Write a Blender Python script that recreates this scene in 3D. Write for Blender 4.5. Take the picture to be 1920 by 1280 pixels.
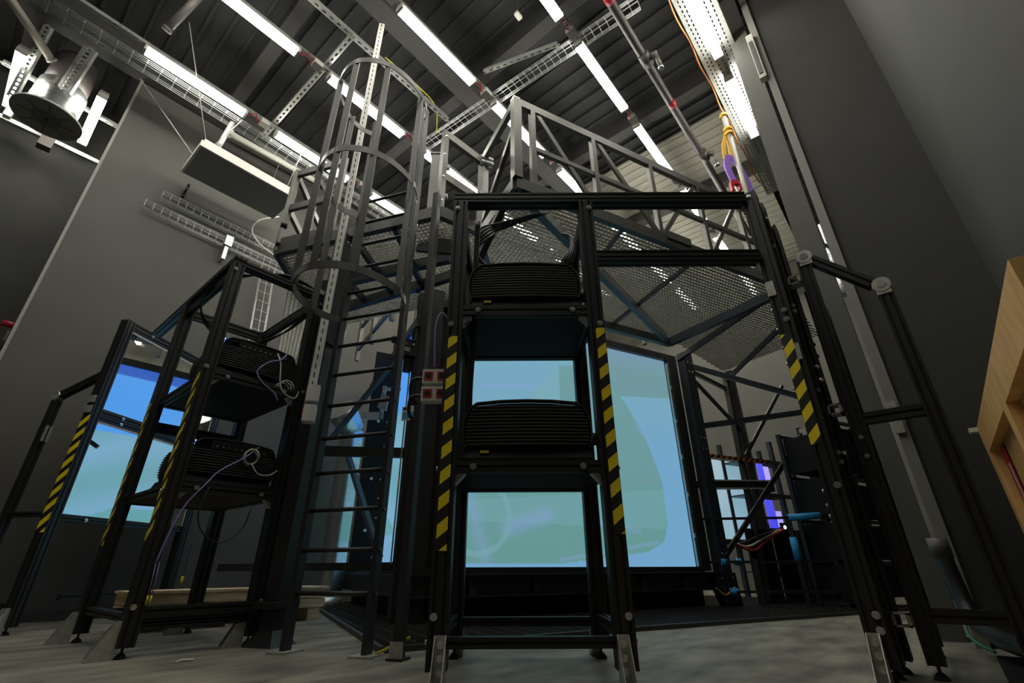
import bpy, math, random
from mathutils import Vector, Matrix, Quaternion
random.seed(7)
R = math.radians
scene = bpy.context.scene
for _o in list(bpy.data.objects): bpy.data.objects.remove(_o)
COL = scene.collection

# ------------------------------------------------------------------ camera, world, exposure
# world: X runs along the long wall of the hall, Y towards that wall, camera near the origin
cam_d = bpy.data.cameras.new('camera')
cam = bpy.data.objects.new('camera', cam_d); COL.objects.link(cam)
cam_d.sensor_width = 36; cam_d.lens = 16.5; cam_d.clip_start = 0.05; cam_d.clip_end = 100
cam.location = (0, 0, 0.45)
cam.rotation_mode = 'QUATERNION'
cam.rotation_quaternion = (Quaternion((0, 0, 1), R(-50)) @ Quaternion((1, 0, 0), R(90 + 25.884))
                           @ Quaternion((0, 0, 1), -0.005))
scene.camera = cam
world = bpy.data.worlds.new('world'); scene.world = world; world.use_nodes = True
world.node_tree.nodes['Background'].inputs[0].default_value = (0.6, 0.65, 0.7, 1)
world.node_tree.nodes['Background'].inputs[1].default_value = 0.004
scene.view_settings.view_transform = 'Standard'
scene.view_settings.look = 'None'
scene.view_settings.gamma = 1
scene.view_settings.use_curve_mapping = False
scene.view_settings.exposure = 0.0
LAMP = 34.0          # strength of the fluorescent diffusers

# ------------------------------------------------------------------ materials
def mat(name, col, rough=0.6, metal=0.0, noise=0.0, nscale=8.0, bump=0.0, spec=0.5, stretch=None):
    m = bpy.data.materials.new(name); m.use_nodes = True
    nt = m.node_tree; b = nt.nodes['Principled BSDF']
    b.inputs['Roughness'].default_value = rough; b.inputs['Metallic'].default_value = metal
    b.inputs['Specular IOR Level'].default_value = spec
    c = (*col, 1)
    b.inputs['Base Color'].default_value = c
    if noise or bump:
        tc = nt.nodes.new('ShaderNodeTexCoord'); mp = nt.nodes.new('ShaderNodeMapping')
        if stretch: mp.inputs['Scale'].default_value = stretch
        nz = nt.nodes.new('ShaderNodeTexNoise'); nz.inputs['Scale'].default_value = nscale; nz.inputs['Detail'].default_value = 5
        nt.links.new(tc.outputs['Object'], mp.inputs[0]); nt.links.new(mp.outputs[0], nz.inputs['Vector'])
        if noise:
            rp = nt.nodes.new('ShaderNodeValToRGB')
            lo = tuple(x * (1 - noise) for x in col); hi = tuple(min(1, x * (1 + noise)) for x in col)
            rp.color_ramp.elements[0].position = .3; rp.color_ramp.elements[1].position = .7
            rp.color_ramp.elements[0].color = (*lo, 1); rp.color_ramp.elements[1].color = (*hi, 1)
            nt.links.new(nz.outputs['Fac'], rp.inputs[0]); nt.links.new(rp.outputs[0], b.inputs['Base Color'])
        if bump:
            bp = nt.nodes.new('ShaderNodeBump'); bp.inputs['Strength'].default_value = bump; bp.inputs['Distance'].default_value = .01
            nt.links.new(nz.outputs['Fac'], bp.inputs['Height']); nt.links.new(bp.outputs[0], b.inputs['Normal'])
    return m

def emit(name, col, strength):
    m = bpy.data.materials.new(name); m.use_nodes = True; nt = m.node_tree
    b = nt.nodes['Principled BSDF']; b.inputs['Base Color'].default_value = (*[min(1, .8) for _ in col], 1)
    b.inputs['Emission Color'].default_value = (*col, 1); b.inputs['Emission Strength'].default_value = strength
    return m

def screen_mat(name, strength):
    """a lit back-projection sheet; the picture on it is stored on the mesh as a colour attribute"""
    m = bpy.data.materials.new(name); m.use_nodes = True; nt = m.node_tree; b = nt.nodes['Principled BSDF']
    at = nt.nodes.new('ShaderNodeAttribute'); at.attribute_name = 'picture'
    b.inputs['Base Color'].default_value = (.02, .02, .02, 1); b.inputs['Roughness'].default_value = .5
    nt.links.new(at.outputs['Color'], b.inputs['Emission Color']); b.inputs['Emission Strength'].default_value = strength
    return m

def stripe_mat(name, ca, cb, ax, slope, period, duty=.5, rough=.5):
    """two-colour diagonal tape: ax = axis across the tape, stripes climb by slope"""
    m = bpy.data.materials.new(name); m.use_nodes = True; nt = m.node_tree; b = nt.nodes['Principled BSDF']
    tc = nt.nodes.new('ShaderNodeTexCoord'); sp = nt.nodes.new('ShaderNodeSeparateXYZ')
    nt.links.new(tc.outputs['Object'], sp.inputs[0])
    mu = nt.nodes.new('ShaderNodeMath'); mu.operation = 'MULTIPLY'; mu.inputs[1].default_value = -slope
    nt.links.new(sp.outputs[ax], mu.inputs[0])
    ad = nt.nodes.new('ShaderNodeMath'); ad.operation = 'ADD'; nt.links.new(mu.outputs[0], ad.inputs[0]); nt.links.new(sp.outputs['Z'], ad.inputs[1])
    dv = nt.nodes.new('ShaderNodeMath'); dv.operation = 'DIVIDE'; dv.inputs[1].default_value = period; nt.links.new(ad.outputs[0], dv.inputs[0])
    fr = nt.nodes.new('ShaderNodeMath'); fr.operation = 'FRACT'; nt.links.new(dv.outputs[0], fr.inputs[0])
    gt = nt.nodes.new('ShaderNodeMath'); gt.operation = 'GREATER_THAN'; gt.inputs[1].default_value = duty; nt.links.new(fr.outputs[0], gt.inputs[0])
    mx = nt.nodes.new('ShaderNodeMix'); mx.data_type = 'RGBA'; nt.links.new(gt.outputs[0], mx.inputs[0])
    mx.inputs[6].default_value = (*ca, 1); mx.inputs[7].default_value = (*cb, 1)
    nt.links.new(mx.outputs[2], b.inputs['Base Color']); b.inputs['Roughness'].default_value = rough
    return m

def wood_mat(name, c1, c2, scale=3.0, stretch=(1, 9, 9)):
    m = bpy.data.materials.new(name); m.use_nodes = True; nt = m.node_tree; b = nt.nodes['Principled BSDF']
    tc = nt.nodes.new('ShaderNodeTexCoord'); mp = nt.nodes.new('ShaderNodeMapping'); mp.inputs['Scale'].default_value = stretch
    nz = nt.nodes.new('ShaderNodeTexNoise'); nz.inputs['Scale'].default_value = scale; nz.inputs['Detail'].default_value = 8; nz.inputs['Distortion'].default_value = 1.2
    rp = nt.nodes.new('ShaderNodeValToRGB'); rp.color_ramp.elements[0].color = (*c1, 1); rp.color_ramp.elements[1].color = (*c2, 1)
    rp.color_ramp.elements[0].position = .3; rp.color_ramp.elements[1].position = .7
    nt.links.new(tc.outputs['Object'], mp.inputs[0]); nt.links.new(mp.outputs[0], nz.inputs['Vector'])
    nt.links.new(nz.outputs['Fac'], rp.inputs[0]); nt.links.new(rp.outputs[0], b.inputs['Base Color']); b.inputs['Roughness'].default_value = .6
    return m

M = {}
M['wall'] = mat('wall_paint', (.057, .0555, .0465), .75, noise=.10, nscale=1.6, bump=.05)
M['wall_far'] = mat('wall_paint_lightened', (.115, .112, .094), .75, noise=.08, nscale=1.6)  # left wall's paint, lightened to make up for light missing at the far end
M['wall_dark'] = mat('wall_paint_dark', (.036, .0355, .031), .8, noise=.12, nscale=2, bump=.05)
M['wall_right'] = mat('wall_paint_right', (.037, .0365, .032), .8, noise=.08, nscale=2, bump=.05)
M['column'] = mat('column_paint', (.085, .083, .072), .75, noise=.08, nscale=3, bump=.05)
M['trim'] = mat('wall_edge_trim', (.20, .19, .17), .6)
M['ceiling'] = mat('ceiling_paint', (.017, .017, .0165), .7, noise=.15, nscale=1.5)
M['deck'] = mat('lightened_roof_deck', (.30, .29, .235), .6, noise=.1, nscale=3)  # pale deck, its colour raised to carry the light on the far ceiling
M['beam'] = mat('ceiling_beam_paint', (.030, .029, .026), .7, noise=.1, nscale=3)
M['floor'] = mat('concrete_floor', (.185, .170, .130), .6, noise=.55, nscale=2.4, bump=.10, stretch=(1, 2.2, 1))
M['black'] = mat('black_anodised_aluminium', (.018, .018, .017), .45, metal=.0, noise=.12, nscale=20, spec=.35)
M['blacksteel'] = mat('black_painted_steel', (.018, .018, .018), .42, noise=.1, nscale=12)
M['bluesteel'] = mat('dark_blue_steel', (.035, .045, .055), .38, metal=.3, noise=.1, nscale=9)
M['plastic'] = mat('black_plastic', (.010, .010, .010), .65, spec=.2)
M['louver'] = mat('louver_plastic', (.05, .05, .048), .5, spec=.35)
M['cage'] = mat('brushed_dark_steel', (.10, .098, .09), .40, metal=.5, noise=.15, nscale=14, stretch=(1, 1, .15))
M['rail'] = mat('grey_rail_steel', (.12, .118, .104), .38, metal=.45, noise=.12, nscale=12)
M['galv'] = mat('galvanised_steel', (.52, .53, .50), .42, metal=.75, noise=.15, nscale=25)
M['zinc'] = mat('zinc_bracket', (.45, .45, .41), .42, metal=.55, noise=.2, nscale=30)
M['bolt'] = mat('bolt_steel', (.62, .63, .62), .25, metal=.9)
M['duct'] = mat('duct_steel', (.62, .64, .62), .28, metal=.95, noise=.08, nscale=10)
M['grate'] = mat('grating_steel', (.20, .20, .17), .5, metal=.3, noise=.2, nscale=30)
M['floorgrate'] = mat('floor_grating_steel', (.055, .055, .05), .5, metal=.3)
M['white'] = mat('white_plastic', (.62, .61, .56), .45)
M['greybox'] = mat('grey_lacquer', (.33, .33, .30), .5)
M['cream'] = mat('cream_panel', (.62, .59, .53), .6)
M['slabface'] = mat('dark_panel_face', (.26, .25, .225), .7)
M['fanface'] = mat('grey_fan_face', (.20, .20, .18), .6)
M['lens'] = emit('lamp_diffuser', (1.0, .975, .885), LAMP)
M['tube_off'] = mat('unlit_tube', (.55, .54, .48), .3)
M['red'] = mat('red_plastic', (.45, .012, .03), .45)
M['rope'] = mat('pale_rope', (.45, .44, .40), .8)
M['pipe'] = mat('grey_pipe', (.10, .09, .085), .5, metal=.2)
M['palepipe'] = mat('pale_pipe', (.40, .37, .32), .5, metal=.2)
M['yellow'] = mat('yellow_webbing', (.75, .42, .02), .7)
M['purple'] = mat('purple_webbing', (.26, .12, .55), .75)
M['cable'] = mat('black_cable', (.012, .012, .012), .45)
M['whitecable'] = mat('white_cable', (.55, .54, .46), .5)
M['violetcable'] = mat('violet_cable', (.25, .20, .48), .5)
M['yellowcable'] = mat('yellow_cable', (.55, .50, .04), .5)
M['orangecable'] = mat('orange_cable', (.70, .22, .06), .5)
M['bluefoam'] = mat('blue_pipe_foam', (.03, .33, .68), .6)
M['pad'] = mat('black_rubber', (.01, .01, .01), .8)
M['tape'] = stripe_mat('hazard_tape', (.012, .012, .011), (.92, .74, .015), 'X', .80, .125)
M['tapeY'] = stripe_mat('hazard_tape_side', (.012, .012, .011), (.92, .74, .015), 'Y', -1.0, .125)
M['orangetape'] = stripe_mat('orange_hazard_tape', (.012, .012, .012), (.75, .22, .02), 'X', 1.0, .11)
M['pine'] = wood_mat('pine_boards', (.62, .42, .21), (.88, .66, .40))
M['ply'] = wood_mat('plywood_sheet', (.46, .25, .08), (.62, .37, .14), 2.2, (1, 1, 4))
M['batten'] = wood_mat('batten_wood', (.58, .33, .11), (.76, .47, .19), 3, (6, 6, 2))
M['stripe_label'] = mat('label_blue', (.05, .28, .52), .5)
M['screen'] = screen_mat('projection_sheet', 1.0)
M['blueglow'] = emit('blue_screen', (.03, .03, .85), .9)
M['violetglow'] = emit('violet_display', (.42, .35, 1.0), .9)
M['paleglow'] = emit('pale_screen', (.24, .42, .50), .85)
M['led'] = emit('blue_led', (.15, .3, 1.0), 3.0)
M['ledwhite'] = emit('white_led', (.7, .85, 1.0), 3.0)
_m = bpy.data.materials.new('front_mirror'); _m.use_nodes = True
_b = _m.node_tree.nodes['Principled BSDF']; _b.inputs['Metallic'].default_value = 1; _b.inputs['Roughness'].default_value = .0
_b.inputs['Base Color'].default_value = (.93, .95, .95, 1); M['mirror'] = _m

# ------------------------------------------------------------------ mesh helpers
def V(*a): return Vector(a if len(a) > 1 else a[0])
def basis(p0, p1, hint=None):
    d = (p1 - p0).normalized()
    if hint is None: hint = Vector((0, 0, 1)) if abs(d.z) < .9 else Vector((1, 0, 0))
    hint = Vector(hint); u = hint - hint.dot(d) * d
    if u.length < 1e-5: u = d.orthogonal()
    u.normalize(); return d, u, d.cross(u)

class MB:
    def __init__(s): s.v = []; s.f = []; s.sm = []
    def add(s, vs, fs, smooth=False):
        n = len(s.v); s.v += [tuple(x) for x in vs]
        for f in fs: s.f.append([i + n for i in f]); s.sm.append(smooth)
        return s
    def box(s, c, d, rz=0):
        c = V(c); h = [x / 2 for x in d]; cs, sn = math.cos(rz), math.sin(rz); vs = []
        for z in (-1, 1):
            for x, y in ((-1, -1), (1, -1), (1, 1), (-1, 1)):
                X, Y = x * h[0], y * h[1]; vs.append((c.x + X * cs - Y * sn, c.y + X * sn + Y * cs, c.z + z * h[2]))
        return s.add(vs, [(3, 2, 1, 0), (4, 5, 6, 7), (0, 1, 5, 4), (1, 2, 6, 5), (2, 3, 7, 6), (3, 0, 4, 7)])
    def b2(s, lo, hi):
        return s.box([(a + b) / 2 for a, b in zip(lo, hi)], [abs(b - a) for a, b in zip(lo, hi)])
    def section(s, p0, p1, pts, hint=None, smooth=False):
        p0, p1 = V(p0), V(p1); d, u, w = basis(p0, p1, hint); n = len(pts); vs = []
        for p in (p0, p1):
            for a, b in pts: vs.append(p + u * a + w * b)
        fs = [(i, (i + 1) % n, n + (i + 1) % n, n + i) for i in range(n)]
        s.add(vs, fs, smooth); k = len(s.v) - 2 * n
        s.f.append([k + i for i in reversed(range(n))]); s.sm.append(False)
        s.f.append([k + n + i for i in range(n)]); s.sm.append(False)
        return s
    def beam(s, p0, p1, w, h, hint=None):      # w along hint, h across
        return s.section(p0, p1, [(-w / 2, -h / 2), (w / 2, -h / 2), (w / 2, h / 2), (-w / 2, h / 2)], hint)
    def prof(s, p0, p1, w, h, hint=None):      # slotted aluminium profile
        def side(L):
            n = max(1, round(L / .045)); o = []
            for i in range(n):
                c = -L / 2 + (i + .5) * L / n; o += [(c - .006, 0), (c - .006, .012), (c + .006, .012), (c + .006, 0)]
            return o
        pts = []
        for (L, W, rot) in ((w, h, 0), (h, w, 1), (w, h, 2), (h, w, 3)):
            q = [(-L / 2, 0)] + side(L)
            for a, dep in q:
                x, y = a, -W / 2 + dep
                for _ in range(rot): x, y = -y, x
                pts.append((x, y))
        return s.section(p0, p1, pts, hint)
    def cyl(s, p0, p1, r, seg=12, r2=None, cap=True):
        p0, p1 = V(p0), V(p1); d, u, w = basis(p0, p1); r2 = r if r2 is None else r2; vs = []
        for p, q in ((p0, r), (p1, r2)):
            for i in range(seg):
                a = 2 * math.pi * i / seg; vs.append(p + u * math.cos(a) * q + w * math.sin(a) * q)
        s.add(vs, [(i, (i + 1) % seg, seg + (i + 1) % seg, seg + i) for i in range(seg)], True)
        if cap:
            k = len(s.v) - 2 * seg
            s.f.append([k + i for i in reversed(range(seg))]); s.sm.append(False)
            s.f.append([k + seg + i for i in range(seg)]); s.sm.append(False)
        return s
    def tube(s, pts, r, seg=6, closed=False):
        pts = [V(p) for p in pts]; n = len(pts); vs = []; up = None
        for i, p in enumerate(pts):
            a = pts[(i - 1) % n] if (closed or i) else p; b = pts[(i + 1) % n] if (closed or i < n - 1) else p
            d = (b - a).normalized()
            if up is None: up = d.orthogonal().normalized()
            up = (up - up.dot(d) * d).normalized(); w = d.cross(up)
            for k in range(seg):
                t = 2 * math.pi * k / seg; vs.append(p + (up * math.cos(t) + w * math.sin(t)) * r)
        fs = []
        for i in range(n if closed else n - 1):
            for k in range(seg):
                j = (i + 1) % n; fs.append((i * seg + k, i * seg + (k + 1) % seg, j * seg + (k + 1) % seg, j * seg + k))
        if not closed: fs += [tuple(reversed(range(seg))), tuple((n - 1) * seg + k for k in range(seg))]
        return s.add(vs, fs, True)
    def strip(s, pts, w, t, up=(0, 0, 1)):     # flat bar following a path, w along up, t across
        pts = [V(p) for p in pts]; up = V(up); n = len(pts); vs = []
        for i, p in enumerate(pts):
            d = (pts[min(i + 1, n - 1)] - pts[max(i - 1, 0)]).normalized(); o = d.cross(up).normalized()
            for a, b in ((-1, -1), (1, -1), (1, 1), (-1, 1)): vs.append(p + up * (a * w / 2) + o * (b * t / 2))
        fs = []
        for i in range(n - 1):
            for k in range(4): fs.append((i * 4 + k, i * 4 + (k + 1) % 4, i * 4 + 4 + (k + 1) % 4, i * 4 + 4 + k))
        fs += [(3, 2, 1, 0), tuple((n - 1) * 4 + k for k in range(4))]
        return s.add(vs, fs)
    def prism(s, poly, z0, z1):
        n = len(poly); vs = [(x, y, z0) for x, y in poly] + [(x, y, z1) for x, y in poly]
        fs = [(i, (i + 1) % n, n + (i + 1) % n, n + i) for i in range(n)] + [tuple(reversed(range(n))), tuple(range(n, 2 * n))]
        return s.add(vs, fs)
    def mesh(s, name, m):
        me = bpy.data.meshes.new(name); me.from_pydata(s.v, [], s.f)
        me.polygons.foreach_set('use_smooth', s.sm); me.materials.append(M[m] if isinstance(m, str) else m); me.update(); return me
    def build(s, name, m, parent=None):
        return obj(name, s.mesh(name, m), parent)

def obj(name, me, parent=None, loc=None, rot=None):
    o = bpy.data.objects.new(name, me); COL.objects.link(o); o.parent = parent
    if loc is not None: o.location = loc
    if rot is not None: o.rotation_mode = 'QUATERNION'; o.rotation_quaternion = rot
    return o
def thing(name, label, cat, loc=(0, 0, 0), rz=0, group=None):
    o = bpy.data.objects.new(name, None); COL.objects.link(o); o.location = loc; o.rotation_euler = (0, 0, rz)
    o.empty_display_size = .1; o['label'] = label; o['category'] = cat
    if group: o['group'] = group
    return o
def tag(o, label, cat, group=None):
    o['label'] = label; o['category'] = cat
    if group: o['group'] = group
    return o
def struct(o): o['kind'] = 'structure'; return o
def smooth(pts, n=6):
    pts = [V(p) for p in pts]; out = []
    for i in range(len(pts) - 1):
        a, b, c, d = pts[max(i - 1, 0)], pts[i], pts[i + 1], pts[min(i + 2, len(pts) - 1)]
        for k in range(n):
            t = k / n; out.append(.5 * ((2 * b) + (c - a) * t + (2 * a - 5 * b + 4 * c - d) * t * t + (3 * b - a - 3 * c + d) * t ** 3))
    return out + [pts[-1]]

_bolt = MB().cyl((0, 0, 0), (0, 0, .004), .017, 12).cyl((0, 0, .004), (0, 0, .014), .011, 6).mesh('bolt', 'bolt')
def bolt(parent, loc, axis, s=1.0):
    o = obj('bolt', _bolt, parent, loc, Vector((0, 0, 1)).rotation_difference(V(axis))); o.scale = (s, s, s); return o

# triangular floor bracket: upright plate on the post at x=0, foot reaching to -x
_br = MB()
for y in (-.026, .022):
    _br.add([(0, y, 0), (-.125, y, 0), (-.125, y, .012), (-.028, y, .19), (0, y, .19), (0, y + .004, 0), (-.125, y + .004, 0), (-.125, y + .004, .012), (-.028, y + .004, .19), (0, y + .004, .19)],
            [(0, 1, 2, 3, 4), (9, 8, 7, 6, 5), (0, 5, 6, 1), (1, 6, 7, 2), (2, 7, 8, 3), (3, 8, 9, 4), (4, 9, 5, 0)])
_br.b2((-.125, -.026, 0), (0, .026, .010)); _br.b2((-.012, -.026, 0), (0, .026, .19))
_br = _br.mesh('floor_bracket', 'zinc')
_lf = MB().cyl((0, 0, 0), (0, 0, .014), .032, 14, .026).cyl((0, 0, .014), (0, 0, .03), .026, 14, .010).cyl((0, 0, .03), (0, 0, .06), .007, 8).mesh('levelling_foot', 'pad')
def bracket(parent, loc, rz):
    o = obj('floor_bracket', _br, parent, loc); o.rotation_euler = (0, 0, rz)
    for z in (.055, .105, .155): bolt(o, (-.012, 0, z), (-1, 0, 0), .9)
    return o
def foot(parent, x, y): return obj('levelling_foot', _lf, parent, (x, y, 0))
def cable(name, pts, r, m, label, cat='cable', n=6, group=None):
    return tag(MB().tube(smooth(pts, n), r, 6).build(name, m), label, cat, group)

# ------------------------------------------------------------------ the room
def box_struct(name, lo, hi, m): return struct(MB().b2(lo, hi).build(name, m))
box_struct('floor', (-4, -4, -.2), (13, 10, 0), 'floor')
ceiling = box_struct('ceiling', (-4, -4, 7.45), (13, 10, 7.6), 'ceiling')
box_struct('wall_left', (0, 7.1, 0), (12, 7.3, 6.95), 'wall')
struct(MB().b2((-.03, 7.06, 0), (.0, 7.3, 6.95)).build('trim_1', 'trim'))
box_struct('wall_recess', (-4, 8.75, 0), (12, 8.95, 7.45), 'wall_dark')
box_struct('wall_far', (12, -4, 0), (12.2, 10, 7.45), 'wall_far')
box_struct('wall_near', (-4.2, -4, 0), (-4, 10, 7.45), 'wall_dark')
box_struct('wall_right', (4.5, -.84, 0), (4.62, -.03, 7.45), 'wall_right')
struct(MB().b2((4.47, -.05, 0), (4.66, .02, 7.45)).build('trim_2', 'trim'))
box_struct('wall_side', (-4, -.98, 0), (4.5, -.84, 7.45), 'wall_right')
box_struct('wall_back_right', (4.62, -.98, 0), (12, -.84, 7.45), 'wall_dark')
box_struct('wall_column', (4.75, .055, 0), (5.1, .262, 7.45), 'column')
# baseboards and ceiling steel
struct(MB().b2((0, 7.08, 0), (12, 7.1, .1)).build('baseboard_left', 'wall_dark'))
for i, y in enumerate((3.62, 7.02)):
    struct(MB().b2((-4, y - .13, 6.98), (12, y + .13, 7.45)).build('ceiling_beam', 'beam'))
for x in (-1.2, 1.05, 3.3, 5.6, 7.9):
    struct(MB().b2((x - .09, -.8, 7.13), (x + .09, 8.7, 7.45)).build('ceiling_joist', 'beam'))
_rib = MB().b2((-.02, -.8, 7.40), (.02, 8.7, 7.45)).mesh('deck_rib', 'ceiling')
struct(MB().b2((6.4, .6, 7.36), (11.9, 7.0, 7.40)).build('ceiling_deck_far', 'deck'))
_rib2 = MB().b2((-.03, .6, 7.34), (.03, 7.0, 7.37)).mesh('deck_rib_far', 'deck')
for i in range(27): obj('deck_rib', _rib2, ceiling, (6.5 + i * .2, 0, 0))
for i in range(60):
    x = -3.2 + i * .25
    obj('deck_rib', _rib, ceiling, (x, 0, 0))

# ------------------------------------------------------------------ ceiling lamps
ZL = 6.45
_h = MB().b2((0, -.05, .035), (1.27, .05, .075)).mesh('housing', 'greybox')
_d = MB().section((.03, 0, 0), (1.24, 0, 0), [(-.035, -.055), (-.012, -.055), (.035, -.045), (.035, .045), (-.012, .055), (-.035, .055)], (0, 0, 1)).mesh('diffuser', 'lens')
_e = MB().b2((0, -.056, -.037), (.03, .056, .037)).mesh('end_cap', 'white')
_j = MB().b2((-.06, -.055, -.03), (.06, .055, .05)).mesh('junction_box', 'white')
_rc = MB().tube(smooth([(0, 0, .03), (.05, .03, .06), (.10, -.03, .09), (.15, .02, .05), (.2, 0, .03)]), .008).mesh('red_cable', 'red')
def lamp(x, y, label, rz=0, box=True, z=ZL):
    t = thing('ceiling_lamp', label, 'lamp', (x, y, z), rz, 'fluorescent ceiling lamps')
    obj('housing', _h, t); obj('diffuser', _d, t); obj('end_cap', _e, t); obj('end_cap', _e, t, (1.24, 0, 0))
    if box: obj('junction_box', _j, t, (1.52, .0, .04)); obj('red_cable', _rc, t, (1.27, .0, .0))
    return t
rows = [(6.0, (-.14, 1.55, 3.25, 5.0, 7.5, 9.5), 'row above the hanging panel'),
        (4.55, (-1.4, -.10, 1.58, 3.25, 4.95, 6.6, 8.2, 9.8), 'row crossing behind the ladder cage'),
        (3.12, (-1.6, .02, 1.66, 3.32, 4.95, 6.6, 8.2, 9.8), 'row over the platform railing corner'),
        (1.73, (-1.55, .10, 1.74, 3.38, 4.98, 6.7, 8.4, 10.0), 'row beside the red-banded pipe'),
        (.42, (-1.3, .3, 1.9, 3.47, 5.10), 'row under the wide perforated tray')]  # rows run on out of sight, near and far, to add light
nth = ('first', 'second', 'third', 'fourth', 'fifth', 'sixth', 'seventh', 'eighth')
near = {6.0: 0, 4.55: 1, 3.12: 2, 1.73: 2, .42: 3}        # lamps of a row that hang before the first one in view
for y, xs, rl in rows:
    for i, x in enumerate(xs):
        k = i - near[y]
        lab = '%s lit fluorescent batten from the view edge along the %s' % (nth[k], rl) if k >= 0 else '%s unseen lit batten overhead at the start of the %s' % (nth[i], rl)
        lamp(x, y, lab, 0, y != .42)
lamp(-1.13, 7.2, 'lit fluorescent batten at the outer side of the ventilation drum', R(90), False)
lamp(-.30, 7.2, 'lit fluorescent batten between the ventilation drum and the grey wall', R(90), False)

# strut rails that carry the lamps
def strut(p0, p1, w=.05, holes=True, hint=(0, 0, 1), pitch=.1):
    """perforated channel: two edges and the bridges between the slots are real"""
    p0, p1 = V(p0), V(p1); d, u, o = basis(p0, p1, hint); mb = MB(); L = (p1 - p0).length
    for k in (-1, 1):
        mb.beam(p0 + o * (w / 2 - w * .16) * k, p1 + o * (w / 2 - w * .16) * k, .012, w * .32, hint)
        mb.beam(p0 + o * (w / 2) * k + u * .02, p1 + o * (w / 2) * k + u * .02, .045, .004, hint)
    n = int(L / pitch)
    for i in range(n + 1):
        c = p0 + d * min(L, i * pitch); mb.beam(c - d * pitch * .25, c + d * pitch * .25, .012, w * .4, hint)
    return mb
for y, x0, x1, rl in ((6.0, -2, 4.6, 'hanging panel'), (4.55, -2, 5.2, 'ladder cage'), (3.12, -.5, 8.5, 'platform corner'), (1.73, -.5, 8.5, 'red-banded pipe')):
    tag(strut((x0, y, ZL + .085), (x1, y, ZL + .085)).build('strut_rail', 'galv'), 'long galvanised strut carrying the lamps near the ' + rl, 'rail', 'lamp struts')
tag(strut((1.53, 3.94, ZL + .14), (1.50, 6.35, ZL + .14), .07).build('strut_rail', 'galv'), 'perforated cross strut running from the cage top to the wall tray', 'rail')
tag(strut((-.5, 3.96, ZL + .2), (3.2, 3.96, ZL + .2), .07).build('strut_rail', 'galv'), 'perforated strut ending at the mesh cable tray near the cage', 'rail')
tag(strut((3.35, 2.0, ZL + .2), (3.0, 3.0, ZL + .2), .05).build('strut_rail', 'galv'), 'short strut beside the railing corner post', 'rail')
cable('earth_wire', [(2.0, 3.9, ZL + .25), (2.5, 3.86, ZL + .2), (2.95, 3.95, ZL + .25), (3.2, 4.2, ZL + .12)], .008, 'yellowcable', 'yellow-green earth wire beside the perforated strut')

# wire mesh cable trays
def mesh_tray(p0, p1, w, h, pitch, side, r=.004, longs=3):
    p0, p1 = V(p0), V(p1); d = (p1 - p0).normalized(); side = V(side); up = d.cross(side) * -1
    if up.length < .5: up = V(0, 0, 1)
    mb = MB(); L = (p1 - p0).length
    for i in range(longs):
        q = side * (w * (i / (longs - 1) - .5)); mb.cyl(p0 + q, p1 + q, r, 5)
    for k in (-.5, .5):
        for e in (.5, 1): mb.cyl(p0 + side * w * k + up * h * e, p1 + side * w * k + up * h * e, r, 5)
    n = int(L / pitch)
    for i in range(n + 1):
        c = p0 + d * (L * i / n)
        mb.tube([c - side * w / 2 + up * h, c - side * w / 2, c + side * w / 2, c + side * w / 2 + up * h], r, 4)
    return mb
tag(mesh_tray((3.25, 4.6, ZL + .16), (3.52, .95, ZL + .16), .16, .06, .10, (1, .07, 0)).build('cable_tray', 'galv'), 'wire mesh cable tray crossing the ceiling near the railing corner', 'cable tray')
tag(mesh_tray((-2, 6.22, ZL + .02), (4.5, 6.3, ZL + .02), .20, .06, .16, (0, 1, 0)).build('cable_tray', 'galv'), 'long wire tray below the lamps over the hanging panel', 'cable tray')
tag(mesh_tray((.56, 7.0, 4.97), (3.2, 7.0, 4.9), .14, .05, .10, (0, 0, 1)).build('cable_tray', 'galv'), 'lower of two wire trays on the grey wall', 'cable tray')
tag(mesh_tray((.70, 7.0, 5.23), (3.2, 7.0, 5.19), .14, .05, .10, (0, 0, 1)).build('cable_tray', 'galv'), 'upper of two wire trays on the grey wall', 'cable tray')
tag(mesh_tray((2.28, 7.0, 4.85), (2.45, 7.0, 2.6), .20, .05, .16, (1, 0, 0)).build('cable_tray', 'galv'), 'upright wire tray dropping down the grey wall behind the rack', 'cable tray')
t = thing('tray_bracket', 'galvanised clamp holding the lower wall tray', 'bracket', (1.63, 7.0, 4.9))
MB().b2((-.05, -.07, -.05), (.05, .0, .12)).build('clamp_plate', 'galv', t); MB().b2((-.025, -.04, -.28), (.025, .08, -.05)).build('bracket_arm', 'galv', t)
cable('white_wire', [(2.2, 6.9, 5.75), (1.95, 6.98, 5.55), (1.9, 6.98, 5.3), (2.1, 6.95, 5.1), (2.5, 6.95, 5.0)], .012, 'whitecable', 'white wire looping from the hanging panel to the wall trays')

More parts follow.
